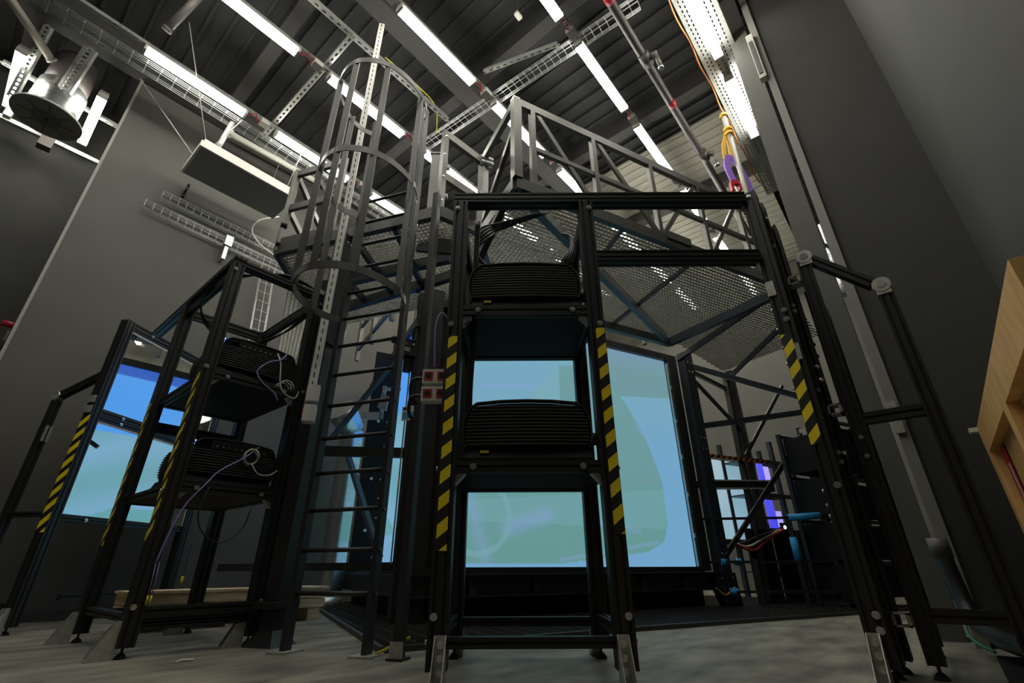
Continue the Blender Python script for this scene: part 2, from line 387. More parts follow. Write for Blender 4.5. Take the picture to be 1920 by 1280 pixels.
# wide perforated tray over the last row of lamps
t = thing('perforated_tray', 'wide perforated steel tray above the lamps beside the grey column', 'cable tray')
mb = MB()
for y0, y1 in ((.22, .265), (.28, .33), (.345, .395), (.41, .46), (.475, .525), (.54, .57), (.585, .62)): mb.b2((1.0, y0, ZL + .11), (8, y1, ZL + .115))
for k, y0 in enumerate((.265, .33, .395, .46, .525, .57)):
    for i in range(100):
        x = 1.0 + i * .07 + (.035 if k % 2 else 0); mb.b2((x, y0, ZL + .11), (x + .03, y0 + .015, ZL + .115))
mb.build('tray_floor', 'galv', t); MB().b2((1.0, .62, ZL + .1), (8, .63, ZL + .2)).build('tray_side', 'galv', t); MB().b2((1.0, .21, ZL + .1), (8, .22, ZL + .2)).build('tray_side', 'galv', t)
cable('orange_wire', [(2.4 + i * .4, .66 + .012 * (-1) ** i, ZL + .12) for i in range(14)], .012, 'orangecable', 'orange cable along the edge of the wide perforated tray', n=3)

# pipes
t = thing('sprinkler_pipe', 'long grey ceiling pipe with red bands and spray heads', 'pipe')
MB().cyl((-1, 1.16, ZL + .02), (9, 1.2, ZL + .02), .055, 14).build('pipe', 'pipe', t)
for x in (3.15, 4.95):
    MB().cyl((x, 1.177, ZL + .02), (x + .1, 1.177, ZL + .02), .058, 14).build('red_band', 'red', t)
for x in (4.15, 6.25):
    h = MB().cyl((x, 1.17, ZL + .02), (x, 1.02, ZL - .02), .045, 10).cyl((x + .02, 1.04, ZL + .02), (x + .06, 1.02, ZL - .2), .028, 10).build('spray_head', 'pipe', t)
    MB().cyl((x + .06, 1.02, ZL - .2), (x + .065, 1.02, ZL - .25), .036, 12).build('bulb', 'bolt', h)
    MB().cyl((x - .1, 1.17, ZL + .02), (x + .1, 1.17, ZL + .02), .075, 12).build('coupling', 'pipe', t)
tag(MB().cyl((-1.55, 6.6, 6.75), (-.9, 7.25, 6.6), .05, 12).cyl((-.9, 7.25, 6.6), (-.88, 7.27, 6.595), .06, 12).build('ceiling_pipe', 'palepipe'), 'pale pipe end beside the outermost lamp', 'pipe')
tag(MB().cyl((.15, 5.1, 7.2), (-.02, 5.6, 6.6), .05, 12).cyl((-.02, 5.6, 6.6), (-.03, 5.63, 6.56), .058, 12).build('drop_pipe', 'pipe'), 'dark drop pipe with a chrome end above the first ceiling tray', 'pipe')

# ventilation drum in the recess
t = thing('fan_drum', 'galvanised ventilation drum with a wide grey flange', 'fan', (-.68, 7.62, 5.95))
mb = MB()
for z0, z1, r in ((0.02, .12, .262), (.12, .125, .268), (.125, .26, .262), (.26, .265, .268), (.265, .40, .262), (.40, .405, .268), (.405, .56, .262)):
    mb.cyl((0, 0, z0), (0, 0, z1), r, 40, cap=False)
mb.build('drum', 'duct', t)
MB().cyl((0, 0, 0), (0, 0, .03), .37, 40).build('flange', 'greybox', t)
mb = MB(); mb.cyl((0, 0, -.005), (0, 0, 0), .16, 24)
for i in range(4): a = i * math.pi / 4; mb.beam((.3 * math.cos(a), .3 * math.sin(a), -.004), (-.3 * math.cos(a), -.3 * math.sin(a), -.004), .006, .02)
mb.build('fan_guard', 'fanface', t)
MB().cyl((0, 0, .56), (0, 0, 1.1), .24, 32).build('flexible_duct', 'pipe', t)
for (p0, p1, w, lab) in (((-1.05, 7.05, 6.9), (-1.05, 7.6, 6.0), .09, 'outer'), ((-.62, 7.0, 6.9), (-.66, 7.35, 6.3), .16, 'inner')):
    tag(strut(p0, p1, w, hint=(.2, .8, -.5), pitch=.06).build('perforated_strap', 'galv'), 'perforated steel hanger on the %s side of the ventilation drum' % lab, 'bracket')
t = thing('wall_bar', 'pale conduit along the top of the dark recess wall', 'rail')
MB().b2((-1.15, 8.36, 6.16), (0.0, 8.42, 6.22)).build('bar', 'galv', t); MB().b2((-.7, 8.3, 6.0), (-.55, 8.44, 6.3)).build('clamp', 'pipe', t)
MB().b2((-1.12, 8.3, 6.2), (-1.04, 8.42, 6.5)).build('hanger', 'galv', t)
tag(strut((-1.3, 7.75, ZL + .1), (.2, 7.85, ZL + .1), .06).build('strut_rail', 'galv'), 'perforated strut crossing in front of the ventilation drum', 'rail')
t = thing('wall_valve', 'small red valve on a thin pipe at the dark recess wall', 'valve', (-.05, 7.9, 3.15))
MB().cyl((-.5, .1, -.25), (0, .1, -.25), .02, 8).build('pipe', 'pipe', t); MB().cyl((0, .1, -.3), (0, .1, -.05), .025, 8).build('stem', 'pipe', t)
MB().cyl((-.09, 0, 0), (.06, 0, .0), .04, 10).build('handle', 'red', t)

# panel hung on ropes below the ceiling
t = thing('suspended_board', 'grey panel with cream edges hung on ropes below the ceiling', 'panel')
MB().b2((.80, 6.13, 5.60), (2.10, 6.83, 5.62)).build('panel_face', 'slabface', t)
MB().b2((.80, 6.10, 5.60), (2.10, 6.13, 5.74)).build('cream_edge', 'cream', t); MB().b2((.77, 6.10, 5.60), (.80, 6.83, 5.70)).build('cream_edge', 'cream', t)
MB().b2((.80, 6.13, 5.62), (2.10, 6.83, 5.66)).build('backing', 'cream', t)
for p0, p1 in (((.82, 6.12, 5.72), (.13, 5.76, 7.1)), ((.80, 6.5, 5.7), (-.05, 7.0, 6.9)), ((.92, 6.11, 5.74), (1.12, 6.1, 6.4)), ((1.95, 6.11, 5.74), (2.0, 6.0, 6.5)), ((1.9, 6.8, 5.7), (2.0, 6.95, 6.9))):
    MB().cyl(p0, p1, .006, 5).build('rope', 'rope', t)
tag(MB().cyl((.98, 6.3, 5.75), (1.05, 6.25, 6.4), .035, 10).build('support_tube', 'galv'), 'short grey tube standing on the hanging panel', 'tube')
t = thing('unlit_lamp', 'unlit fluorescent tube lamp behind the hanging panel', 'lamp', (1.2, 6.85, 6.75))
MB().cyl((0, 0, 0), (1.5, 0, .08), .05, 12).build('tube', 'tube_off', t); MB().b2((-.06, -.05, -.05), (0, .05, .05)).build('end_cap', 'white', t)

# ------------------------------------------------------------------ projection cube (turned 22.5 degrees in the room)
C0 = V(3.12, 3.85, 0); A_ = V(.9239, -.3827, 0); B_ = V(.3827, .9239, 0)
def ab(s, n, z): return C0 + A_ * s + V(-.3827, -.9239, 0) * n + V(0, 0, z)      # along the front face, n outwards
def bb(t, n, z): return C0 + B_ * t + V(-.9239, .3827, 0) * n + V(0, 0, z)       # along the other face, n outwards

def lerp(a, b, t): return tuple(x + (y - x) * t for x, y in zip(a, b))
def inside(p, poly):
    x, y = p; r = False; j = len(poly) - 1
    for i in range(len(poly)):
        xi, yi = poly[i]; xj, yj = poly[j]
        if (yi > y) != (yj > y) and x < (xj - xi) * (y - yi) / (yj - yi) + xi: r = not r
        j = i
    return r
def seg_d(p, a, b):
    ax, ay = a; bx, by = b; px, py = p; L = (bx - ax) ** 2 + (by - ay) ** 2
    t = max(0, min(1, ((px - ax) * (bx - ax) + (py - ay) * (by - ay)) / L)); return math.hypot(px - ax - t * (bx - ax), py - ay - t * (by - ay))
SKY = (.160, .365, .570); TEAL = (.125, .300, .290); PALE = (.185, .385, .440); GREY = (.155, .300, .330); LILAC = (.230, .340, .640)
body = [(-.2, 2.2), (.6, 2.45), (1.4, 2.47), (1.75, 2.85), (2.3, 2.95), (2.79, 2.52), (3.09, 2.05), (3.28, 1.5), (3.29, .97), (3.18, .75), (2.9, .63), (1.6, .5), (-.2, .5)]
def car_picture(s, z):
    c = lerp(SKY, PALE, min(1, max(0, (z - 1.6) / 2)))
    if s > 2.2 and z > 2.6 + .12 * (s - 2.9): c = lerp(GREY, (.19, .30, .48), max(0, (z - 3.0) / .3) * .6)
    if inside((s, z), body):
        c = lerp(TEAL, (.145, .325, .345), min(1, max(0, (z - .5) / 2.2)))
        if z > 1.45 + .1 * math.sin(s * 2): c = lerp(c, GREY, .5)
        if .9 < z < 1.05 + .1 * s: c = lerp(c, PALE, .35)
    if s < 1.75 and z > 2.0: c = lerp(SKY, PALE, .45 if s < 1.35 + (z - 2.4) * .9 else .85)
    for a, b, w, k in (((.67, 2.40), (1.4, 2.50), .035, .8), ((1.65, .54), (3.1, .74), .03, .45), ((1.0, .84), (1.5, 1.0), .13, .5), ((.55, 1.15), (.75, .55), .12, .35), ((2.0, .98), (2.8, .86), .05, .35), ((2.95, 2.2), (3.25, 1.9), .05, .3)):
        d = seg_d((s, z), a, b)
        if d < w: c = lerp(c, LILAC, k * (1 - d / w))
    if abs(math.hypot(s - .66, z - .95) - .36) < .03: c = lerp(c, PALE, .5)
    return c
def sky_picture(t, z):
    BL = (.085, .330, .830); c = BL
    if z < 2.25:
        c = lerp((.150, .360, .430), (.190, .400, .570), .5 + .5 * math.sin(z * 7 + 1.3 * math.sin(t * 2.1)))
        if .8 < z < 1.25 and t > 1.3 + .5 * math.sin(z * 6): c = lerp(c, (.11, .34, .33), .7)
        if z < .8: c = lerp(c, (.17, .38, .60), .8)
    if z > 3.12: c = lerp(c, (.02, .03, .35), .7)
    return c
def screen_sheet(name, fn, u0, u1, z0, z1, nu, nz, pic, parent):
    vs = []; cs = []; fs = []
    for j in range(nz + 1):
        for i in range(nu + 1):
            u = u0 + (u1 - u0) * i / nu; z = z0 + (z1 - z0) * j / nz; vs.append(fn(u, 0, z)); cs.append(pic(u, z))
    for j in range(nz):
        for i in range(nu): k = j * (nu + 1) + i; fs.append((k, k + 1, k + nu + 2, k + nu + 1))
    n = len(vs)
    back = [fn(u, -.012, z) for u, z in ((u0, z0), (u1, z0), (u1, z1), (u0, z1))]
    vs += back; cs += [(0, 0, 0)] * 4
    fs.append((n + 3, n + 2, n + 1, n))
    me = bpy.data.meshes.new(name); me.from_pydata([tuple(v) for v in vs], [], fs); me.materials.append(M['screen'])
    at = me.color_attributes.new('picture', 'FLOAT_COLOR', 'POINT')
    at.data.foreach_set('color', [q for c in cs for q in (*c, 1.0)])
    return obj(name, me, parent)

t = thing('projection_screen', 'large back-projection screen showing a pale car, behind the middle rack', 'screen')
MB().beam(ab(.18, -.02, .47), ab(.18, -.02, 3.28), .36, .03, A_).build('edge_panel', 'plastic', t)
screen_sheet('screen_sheet', ab, .36, 3.66, .47, 3.28, 260, 200, car_picture, t)
MB().beam(ab(-.05, 0, .44), ab(3.75, 0, .44), .06, .10).build('bottom_rail', 'blacksteel', t)
MB().beam(ab(-.05, .01, 3.33), ab(3.75, .01, 3.33), .10, .10).build('top_rail', 'blacksteel', t)
MB().beam(ab(3.745, .03, .42), ab(3.745, .03, 3.36), .16, .12, A_).build('side_post', 'blacksteel', t)
MB().beam(ab(3.655, .05, .47), ab(3.655, .05, 3.22), .03, .03, A_).build('clamp_strip', 'galv', t)
for z in (.8, 1.3, 1.8, 2.3, 2.8): MB().beam(ab(3.66, .07, z), ab(3.66, .07, z + .06), .04, .02, A_).build('clamp', 'zinc', t)
t = thing('projection_screen', 'tall blue back-projection screen seen edge-on behind the ladder', 'screen')
screen_sheet('screen_sheet', bb, .1, 3.2, .47, 3.28, 90, 120, sky_picture, t)
MB().beam(bb(0, 0, 3.33), bb(3.3, 0, 3.33), .10, .10).build('top_rail', 'blacksteel', t)
MB().beam(bb(0, 0, .42), bb(3.3, 0, .42), .10, .10).build('bottom_rail', 'blacksteel', t)

t = thing('drilled_plate', 'black drilled upright plate with pale bolt discs behind the ladder', 'plate')
MB().beam(bb(1.20, .02, .46), bb(1.20, .02, 3.2), .02, .02, B_).build('edge_strip', 'blacksteel', t)
MB().section(bb(1.20, .20, .46), bb(1.20, .20, 3.1), [(-.012, -.17), (.012, -.17), (.012, .17), (-.012, .17)], B_).build('plate', 'plastic', t)
for k, z in enumerate((.58, .86, 1.0, 1.22, 1.44, 1.72, 1.84, 2.15)):
    for n in ((.12, .24) if k % 3 else (.12,)):
        MB().cyl(bb(1.188, n, z), bb(1.178, n, z), .018, 12).build('bolt_disc', 'white', t)
    for n in (.04, .075): MB().cyl(bb(1.188, n, z), bb(1.181, n, z), .006, 8).build('rivet', 'white', t)

# frame of the cube: base beams, corner post, far column
t = thing('cube_frame', 'black steel base and corner posts carrying the projection screens', 'frame')
MB().beam(ab(-.1, .06, .315), ab(3.9, .06, .315), .19, .12).build('base_beam', 'blacksteel', t)
MB().beam(ab(-.1, .13, .225), ab(3.9, .13, .225), .012, .16).build('beam_flange', 'blacksteel', t)
MB().beam(ab(-.1, .13, .405), ab(3.9, .13, .405), .012, .16).build('beam_flange', 'blacksteel', t)
for s in (.55, 1.25, 1.95, 2.65, 3.3): MB().beam(ab(s, .14, .23), ab(s, .14, .40), .07, .04, A_).build('stiffener', 'beam', t)
MB().beam(bb(-.1, .06, .315), bb(3.4, .06, .315), .19, .12).build('base_beam', 'blacksteel', t)
MB().beam(C0 + V(-.02, -.05, 0), C0 + V(-.02, -.05, 3.42), .17, .22, A_).build('corner_post', 'blacksteel', t)
MB().beam(bb(-.03, .14, .05), bb(-.03, .14, 3.38), .09, .09, A_).build('corner_angle', 'blacksteel', t)
MB().beam(bb(-.02, .21, .5), bb(-.02, .21, 3.3), .012, .012, A_).build('earth_strip', 'zinc', t)
mb = MB().beam(ab(3.98, .12, 0.4), ab(3.98, .12, 3.42), .17, .14, A_)
mb.build('far_column', 'bluesteel', t)
MB().add([ab(3.72, .19, .40), ab(4.12, .19, .40), ab(4.16, .19, 0), ab(3.90, .19, 0), ab(3.80, .19, .22), ab(3.72, .07, .40), ab(4.12, .07, .40), ab(4.16, .07, 0), ab(3.90, .07, 0), ab(3.80, .07, .22)],
         [(0, 1, 2, 3, 4), (9, 8, 7, 6, 5), (0, 5, 6, 1), (1, 6, 7, 2), (2, 7, 8, 3), (3, 8, 9, 4), (4, 9, 5, 0)]).build('column_foot', 'blacksteel', t)
for z in (.5, .62, 1.95, 2.1, 3.1, 3.25):
    for s in (3.95, 4.02): bolt(t, ab(s, .19, z), (-.38, -.92, 0), .8)
for z in (.1, .22, .34):
    for s in (3.86, 4.06): bolt(t, ab(s, .195, z), (-.38, -.92, 0), 1.0)
for z in (.55, .9, 1.15, 1.5, 1.75, 2.05, 2.3, 2.75):
    k = MB().box(bb(.06, .06, z), (.05, .05, .05), R(-22.5)).cyl(bb(.06, .06, z), bb(.06, .16, z), .012, 8).cyl(bb(.02, .12, z - .03), bb(.10, .12, z + .03), .008, 6).build('screen_clamp', 'zinc', t)
MB().beam(C0 + V(-.1, .1, .48), C0 + V(-.1, .1, .48) + V(-.80, 1.93, 0), .07, .09).build('outrigger_beam', 'blacksteel', t)
MB().beam(C0 + V(-.12, .05, 1.52), C0 + V(-.86, 1.2, 1.60), .10, .05).build('outrigger_beam', 'blacksteel', t)
for p0, p1 in ((bb(.05, .3, .55), bb(.9, .62, 1.7)), (bb(1.3, .75, 1.9), bb(.2, .3, 2.65))):
    MB().beam(p0, p1, .05, .05).build('diagonal_brace', 'bluesteel', t)

MB().prism([tuple(ab(.1, -.08, 0))[:2], tuple(ab(3.8, -.08, 0))[:2], tuple(ab(3.8, -3.3, 0))[:2], tuple(ab(.1, -3.3, 0))[:2]], .035, .23).build('underfloor_shade_box', 'plastic', t)  # black box added to keep the space under the cube dark
t = thing('corner_actuator', 'black bracket block with hose at the top of the cube corner', 'bracket', tuple(bb(-.02, .28, 2.55)), R(-22.5))
MB().b2((-.12, -.08, 0), (.10, .06, .16)).build('block', 'blacksteel', t); MB().b2((-.05, -.09, .04), (.03, -.08, .09)).build('type_plate', 'greybox', t); MB().b2((-.16, -.03, .16), (.14, .03, .22)).build('arm', 'blacksteel', t)
MB().tube(smooth([(.06, -.05, .22), (.07, -.06, .36), (.13, -.06, .38), (.15, -.05, .22)]), .016).build('hose', 'cable', t)
for x in (-.09, -.02, .06): MB().cyl((x, -.08, .13), (x, -.10, .13), .012, 8).build('screw', 'bolt', t)
MB().b2((-.0, -.06, -.16), (.08, .04, 0)).build('cover', 'plastic', t)
t = thing('white_bracket', 'pale angle brackets on the screen edge behind the ladder', 'bracket', tuple(bb(.75, .30, 2.05)), R(-50))
MB().b2((-.02, -.01, 0), (.02, .01, .42)).build('arm', 'white', t); MB().b2((-.22, -.01, .0), (.02, .01, .09)).build('arm', 'white', t); MB().b2((.0, -.01, .36), (.2, .01, .40)).build('arm', 'white', t)
MB().add([(-.06, -.012, .15), (.05, -.012, .1), (.07, -.012, .28), (-.02, -.012, .34), (-.06, .012, .15), (.05, .012, .1), (.07, .012, .28), (-.02, .012, .34)], [(0, 1, 2, 3), (7, 6, 5, 4), (0, 4, 5, 1), (1, 5, 6, 2), (2, 6, 7, 3), (3, 7, 4, 0)]).build('gusset', 'zinc', t)

# frames beyond the far column
t = thing('brace_frame', 'dark steel bracing between the far column and the taped post', 'frame')
for p0, p1, w, m in (((6.76, 2.31, 3.3), (7.2, .75, 2.45), .07, 'bluesteel'), ((6.8, 2.29, 3.23), (7.79, 1.89, 2.37), .05, 'blacksteel'), ((6.93, 2.24, 2.32), (8.6, 1.05, 2.7), .08, 'bluesteel'),
                     ((7.75, 1.95, 3.3), (7.6, 1.97, .05), .10, 'blacksteel'), ((8.0, 1.1, 2.25), (6.77, 2.31, .41), .06, 'blacksteel'), ((7.8, 1.9, 2.0), (8.6, 1.3, 3.2), .05, 'blacksteel'),
                     ((6.7, 2.3, 3.34), (5.7, .8, 3.36), .07, 'blacksteel'), ((7.75, 1.95, 3.2), (6.2, .75, 3.2), .06, 'blacksteel'), ((6.75, 2.3, 3.25), (7.75, 1.95, 3.05), .06, 'blacksteel')):
    MB().beam(p0, p1, w, w * .7).build('brace', m, t)
for z in (1.43, 1.54): MB().beam((6.73, 2.33, z), (8.12, 1.75, z + .1), .02, .05).build('white_rail', 'white', t)
MB().beam((6.73, 2.33, 1.485), (8.12, 1.75, 1.585), .09, .04).build('rail_web', 'blacksteel', t)
_o = MB().beam((6.78, 2.3, 1.9), (8.21, 1.71, 1.92), .05, .05).build('hazard_bar', 'orangetape', t)
MB().box((8.0, 1.1, 2.25), (.09, .09, .1)).build('joint_plate', 'white', t)

t = thing('rear_rack', 'distant equipment rack with blue lit displays behind the bracing', 'rack', (9.5, 2.15, 0), R(-22.5))
for x in (-.2, .45, .95):
    for y in (0, .6): MB().beam((x, y, 0), (x, y, 2.6), .07, .07).build('post', 'bluesteel', t)
for z in (.35, 1.0, 1.6, 2.2):
    MB().beam((-.2, -.04, z), (.95, -.04, z), .06, .05).build('crossbar', 'blacksteel', t); MB().b2((-.2, 0, z + .03), (.95, .6, z + .05)).build('shelf', 'blacksteel', t)
for (x0, x1, z0, z1, m) in ((.02, .16, 1.86, 2.1, 'violetglow'), (.08, .22, 1.08, 1.34, 'violetglow'), (-.16, .01, 1.75, 2.18, 'blueglow'), (-.16, .06, 1.06, 1.52, 'blueglow')):
    MB().b2((x0, -.075, z0), (x1, -.066, z1)).build('display', m, t)
for (x, z) in ((-.1, 1.62), (.1, .98)): MB().b2((x, -.09, z + .05), (x + .28, .2, z + .17)).build('device', 'plastic', t); MB().cyl((x + .1, -.1, z + .1), (x + .1, -.09, z + .1), .03, 12).build('device_lens', 'ledwhite', t)
t = thing('side_screen', 'small pale back-lit screen beyond the far column', 'screen')
MB().add([(8.94, 3.02, .92), (9.95, 2.60, .92), (9.95, 2.60, 2.3), (8.94, 3.02, 2.3), (8.96, 3.06, .92), (9.97, 2.64, .92), (9.97, 2.64, 2.3), (8.96, 3.06, 2.3)], [(0, 1, 2, 3), (7, 6, 5, 4), (0, 4, 5, 1), (1, 5, 6, 2), (2, 6, 7, 3), (3, 7, 4, 0)]).build('sheet', 'paleglow', t)
MB().beam((10.02, 2.57, .8), (10.02, 2.57, 2.4), .08, .06, A_).build('frame_post', 'bluesteel', t); MB().beam((8.9, 3.04, .86), (10.0, 2.58, .86), .08, .06).build('frame_rail', 'blacksteel', t)
for (x, y, z, e, lab) in ((7.19, 1.42, 1.03, (.2, -.33, .02), 'blue foam tube lying level beside the taped post'), (7.19, 1.42, .80, (.0, .0, -.27), 'blue foam tube wrapped on an upright beside the taped post'),
                      (6.66, 2.20, .52, (.09, -.05, 0), 'short blue foam sleeve at the far column'), (6.80, 2.06, .52, (.06, -.05, 0), 'short blue foam sleeve just outside the diagonal brace'), (6.70, 2.16, .19, (.08, -.07, 0), 'lowest blue foam sleeve near the floor behind the far column')):
    p = V(x, y, z); q = p + V(e); tag(MB().cyl(p, q, .042, 14).build('foam_sleeve', 'bluefoam'), lab, 'foam sleeve')
t = thing('guard_rail', 'low dark guard frame carrying the blue foam tubes', 'frame')
MB().beam((7.19, 1.42, 0), (7.19, 1.42, 1.05), .05, .05).build('upright', 'blacksteel', t); MB().beam((7.42, 1.06, 0), (7.42, 1.06, 1.05), .05, .05).build('upright', 'blacksteel', t)
for z in (.19, .52, 1.03): MB().beam((6.6, 2.3, z), (7.45, 1.02, z), .03, .03).build('rail', 'blacksteel', t)
for x, y in ((6.9, 1.85), (7.6, .8)): MB().beam((x, y, 0), (x, y, .55), .05, .05).build('upright', 'blacksteel', t)
t = thing('panel_row', 'row of low black panels standing behind the far guard frame', 'panel')
for x, y in ((7.7, 1.95), (8.22, 1.73), (8.74, 1.52), (9.26, 1.30)): MB().box((x, y, .5), (.5, .04, .9), R(-22.5)).build('panel', 'plastic', t); MB().box((x, y - .02, .03), (.5, .1, .06), R(-22.5)).build('panel_foot', 'blacksteel', t)
for (x, y, H, lab) in ((7.65, 1.0, 2.15, 'nearer dark equipment frame behind the taped post'), (8.5, .85, 2.4, 'farther dark equipment frame behind the taped post')):
    t = thing('equipment_frame', lab, 'rack', (x, y, 0), R(-22.5))
    for px in (-.3, .3):
        for py in (-.25, .25): MB().beam((px, py, 0), (px, py, H), .05, .05).build('post', 'bluesteel', t)
    for z in (.5, 1.0, 1.55, H - .03):
        MB().beam((-.3, -.25, z), (.3, -.25, z), .04, .04).build('crossbar', 'bluesteel', t); MB().beam((-.3, .25, z), (.3, .25, z), .04, .04).build('crossbar', 'blacksteel', t)
    for z0, z1 in ((.1, .48), (.54, .96), (1.05, 1.5), (1.6, H - .08)): MB().b2((-.27, -.2, z0), (.27, .22, z1)).build('device', 'plastic', t)
    for z in (.8, 1.3, 1.7): MB().b2((-.2, -.205, z), (-.17, -.2, z + .02)).build('status_light', 'led', t)

# floor grating and a black sheet for the shade of the pit around the cube
def clip(p, d, poly):
    t0, t1 = -99, 99; n = len(poly); area = sum(poly[i][0] * poly[(i + 1) % n][1] - poly[(i + 1) % n][0] * poly[i][1] for i in range(n))
    for i in range(n):
        a, b = poly[i], poly[(i + 1) % n]; nx, ny = b[1] - a[1], a[0] - b[0]
        if area < 0: nx, ny = -nx, -ny
        k = nx * d[0] + ny * d[1]; q = nx * (a[0] - p[0]) + ny * (a[1] - p[1])
        if abs(k) < 1e-9:
            if q < 0: return None
        elif k > 0: t1 = min(t1, q / k)
        else: t0 = max(t0, q / k)
    return (t0, t1) if t1 - t0 > .01 else None
def grating(poly, ang, pu, pv, z, h, th, m):
    mb = MB()
    for da, pitch, hh in ((ang, pu, h), (ang + 90, pv, h * .6)):
        d = (math.cos(R(da)), math.sin(R(da))); o = (-d[1], d[0]); ks = [x * o[0] + y * o[1] for x, y in poly]
        k = min(ks) + pitch / 2
        while k < max(ks):
            p = (o[0] * k, o[1] * k); c = clip(p, d, poly)
            if c: mb.beam((p[0] + d[0] * c[0], p[1] + d[1] * c[0], z - hh / 2), (p[0] + d[0] * c[1], p[1] + d[1] * c[1], z - hh / 2), hh, th)
            k += pitch
    return mb
pit = [(2.05, 2.75), (4.0, 2.05), (8.2, .3), (9.4, 3.2), (4.9, 7.0), (3.95, 7.0)]
struct(MB().prism(pit, .0, .004).build('pit_shade_sheet', 'pad'))  # black sheet laid on the floor, stands for the shade in the pit
t = thing('floor_grating', 'dark steel floor grating around the projection screens', 'grating')
g = grating(pit, -22.5, .05, .14, .03, .026, .006, 'floorgrate').build('grating_bars', 'floorgrate', t); g['kind'] = 'stuff'
MB().beam((2.05, 2.75, .017), (3.95, 7.0, .017), .034, .03).build('edge_bar', 'floorgrate', t); MB().beam((2.05, 2.75, .017), (4.0, 2.05, .017), .034, .03).build('edge_bar', 'floorgrate', t); MB().beam((4.0, 2.05, .017), (8.2, .3, .017), .034, .03).build('edge_bar', 'floorgrate', t)

# spiral duct
t = thing('spiral_duct', 'shiny upright spiral duct behind the ladder', 'duct', (3.8, 6.36, 0))
mb = MB()
for i in range(22): mb.cyl((0, 0, .14 + i * .1), (0, 0, .23 + i * .1), .165, 24, cap=False).cyl((0, 0, .23 + i * .1), (0, 0, .24 + i * .1), .170, 20, cap=False)
mb.build('duct_tube', 'duct', t); MB().cyl((0, 0, 0), (0, 0, .14), .18, 20).build('duct_foot', 'galv', t)
MB().cyl((0, 0, 2.36), (-.3, -.1, 2.6), .17, 20, .22).build('duct_elbow', 'duct', t)

# ------------------------------------------------------------------ platform
ZD = 3.5
t = thing('platform', 'raised steel platform with mesh deck around the projection screens', 'platform')
M['fascia'] = mat('dark_grey_beam_paint', (.062, .061, .056), .42, metal=.2)
def fascia(p, q, h=.12, w=.06, z=ZD, m='fascia', n='edge_beam'): return MB().beam((*p, z - h / 2), (*q, z - h / 2), h, w).build(n, m, t)
K0, K1, K2, K3, K4, KE, KI = (2.36, 1.93), (2.66, 2.62), (2.18, 2.70), (1.48, 4.42), (2.3, 5.25), (5.62, .58), (6.1, 2.17)
for p, q in ((K0, KE), (K0, K1), (K2, K3), (K3, K4)): fascia(p, q)
fascia(K2, (2.34, 2.66)); fascia((2.34, 2.66), K1, .10)
for p, q in (((2.66, 3.06), (2.10, 4.56)), ((2.9, 3.3), (2.5, 4.9)), (KI, (3.6, 3.2)), (KI, KE), ((2.45, 1.92), (5.9, 2.15)), ((3.6, 3.2), K1)):
    fascia(p, q, .11, .07, 3.42, 'bluesteel', 'joist')
for s in (.25, .5, .75):
    p = V(*K2) .lerp(V(*K3), s); q = V(2.9, 3.3).lerp(V(2.5, 4.9), s); fascia(tuple(p), tuple(q), .07, .05, 3.42, 'blacksteel', 'joist')
for s in (.33, .62): p = V(*K0).lerp(V(*KE), s); q = V(3.6, 3.2).lerp(V(*KI), s); fascia(tuple(p), tuple(q), .05, .03, 3.43, 'blacksteel', 'joist')
for poly, ang in (([K0, KE, KI, (3.6, 3.2), K1], -22.5), ([K2, (2.34, 2.66), K1, (3.55, 3.25), (2.85, 5.3), (2.3, 5.2), K3], -67.5), ([(1.75, 4.7), (2.9, 5.3), (3.6, 6.9), (2.7, 6.95)], 67.5), ([KE, (7.4, .5), (7.9, 2.0), KI], -22.5)):
    g = grating(poly, ang, .046, .046, ZD - .045, .032, .005, 'grate').build('deck_grating', 'grate', t); g['kind'] = 'stuff'
MB().beam((2.36, 2.0, 3.38), (2.62, 2.66, 3.02), .06, .06).build('knee_brace', 'blacksteel', t)
MB().section((2.5, 2.85, 3.3), (2.35, 3.2, 3.42), [(-.08, -.02), (.08, -.02), (.08, .02), (-.08, .02)]).build('gusset', 'blacksteel', t)
for x, y in ((7.9, 1.9),): MB().beam((x, y, 0), (x, y, 3.4), .1, .1).build('support_post', 'blacksteel', t)

def line(p, q, f): return (p[0] + (q[0] - p[0]) * f, p[1] + (q[1] - p[1]) * f)
t = thing('railing', 'long truss railing along the front edge of the platform', 'railing')
Lr = 3.53
def rp(x): return (x, 1.93 - (x - 2.36) * .4141)
E_ = .03
MB().beam((*rp(2.36), 4.48), (*rp(5.62), 4.48), .09, .05).build('top_rail', 'rail', t)
MB().beam((*rp(2.52), 3.95), (*rp(5.62), 3.95), .05, .04).build('middle_rail', 'rail', t)
for x, w in ((2.37, .08), (2.53, .05), (3.19, .05), (3.90, .05), (4.56, .05), (5.2, .05), (5.58, .06)):
    MB().beam((*rp(x), 3.5), (*rp(x), 4.5), w, w, A_).build('baluster', 'rail', t)
for xa, xb in ((2.58, 3.15), (3.24, 3.86), (4.52, 3.94), (5.16, 4.60), (5.55, 5.25)):
    MB().beam((*rp(xa), 4.44), (*rp(xb), 3.52), .05, .03, A_).build('diagonal', 'rail', t)
MB().beam((*rp(3.95), 3.5), (*rp(4.25), 3.5), .09, .09).build('joint_plate', 'rail', t)
MB().box((2.39, 1.95, 4.5), (.07, .07, .14), R(-22.5)).build('post_clamp', 'zinc', t)
for z in (4.35, 3.55): bolt(t, (2.4, 1.9, z), (-.4, -.9, 0), .8)
t = thing('railing', 'short railing bay stepping back behind the corner post', 'railing')
MB().beam((*K0, 4.46), (*K1, 4.46), .09, .05).build('top_rail', 'rail', t); MB().beam((*K0, 4.16), (2.66, 2.62, 3.55), .06, .04).build('diagonal', 'rail', t)
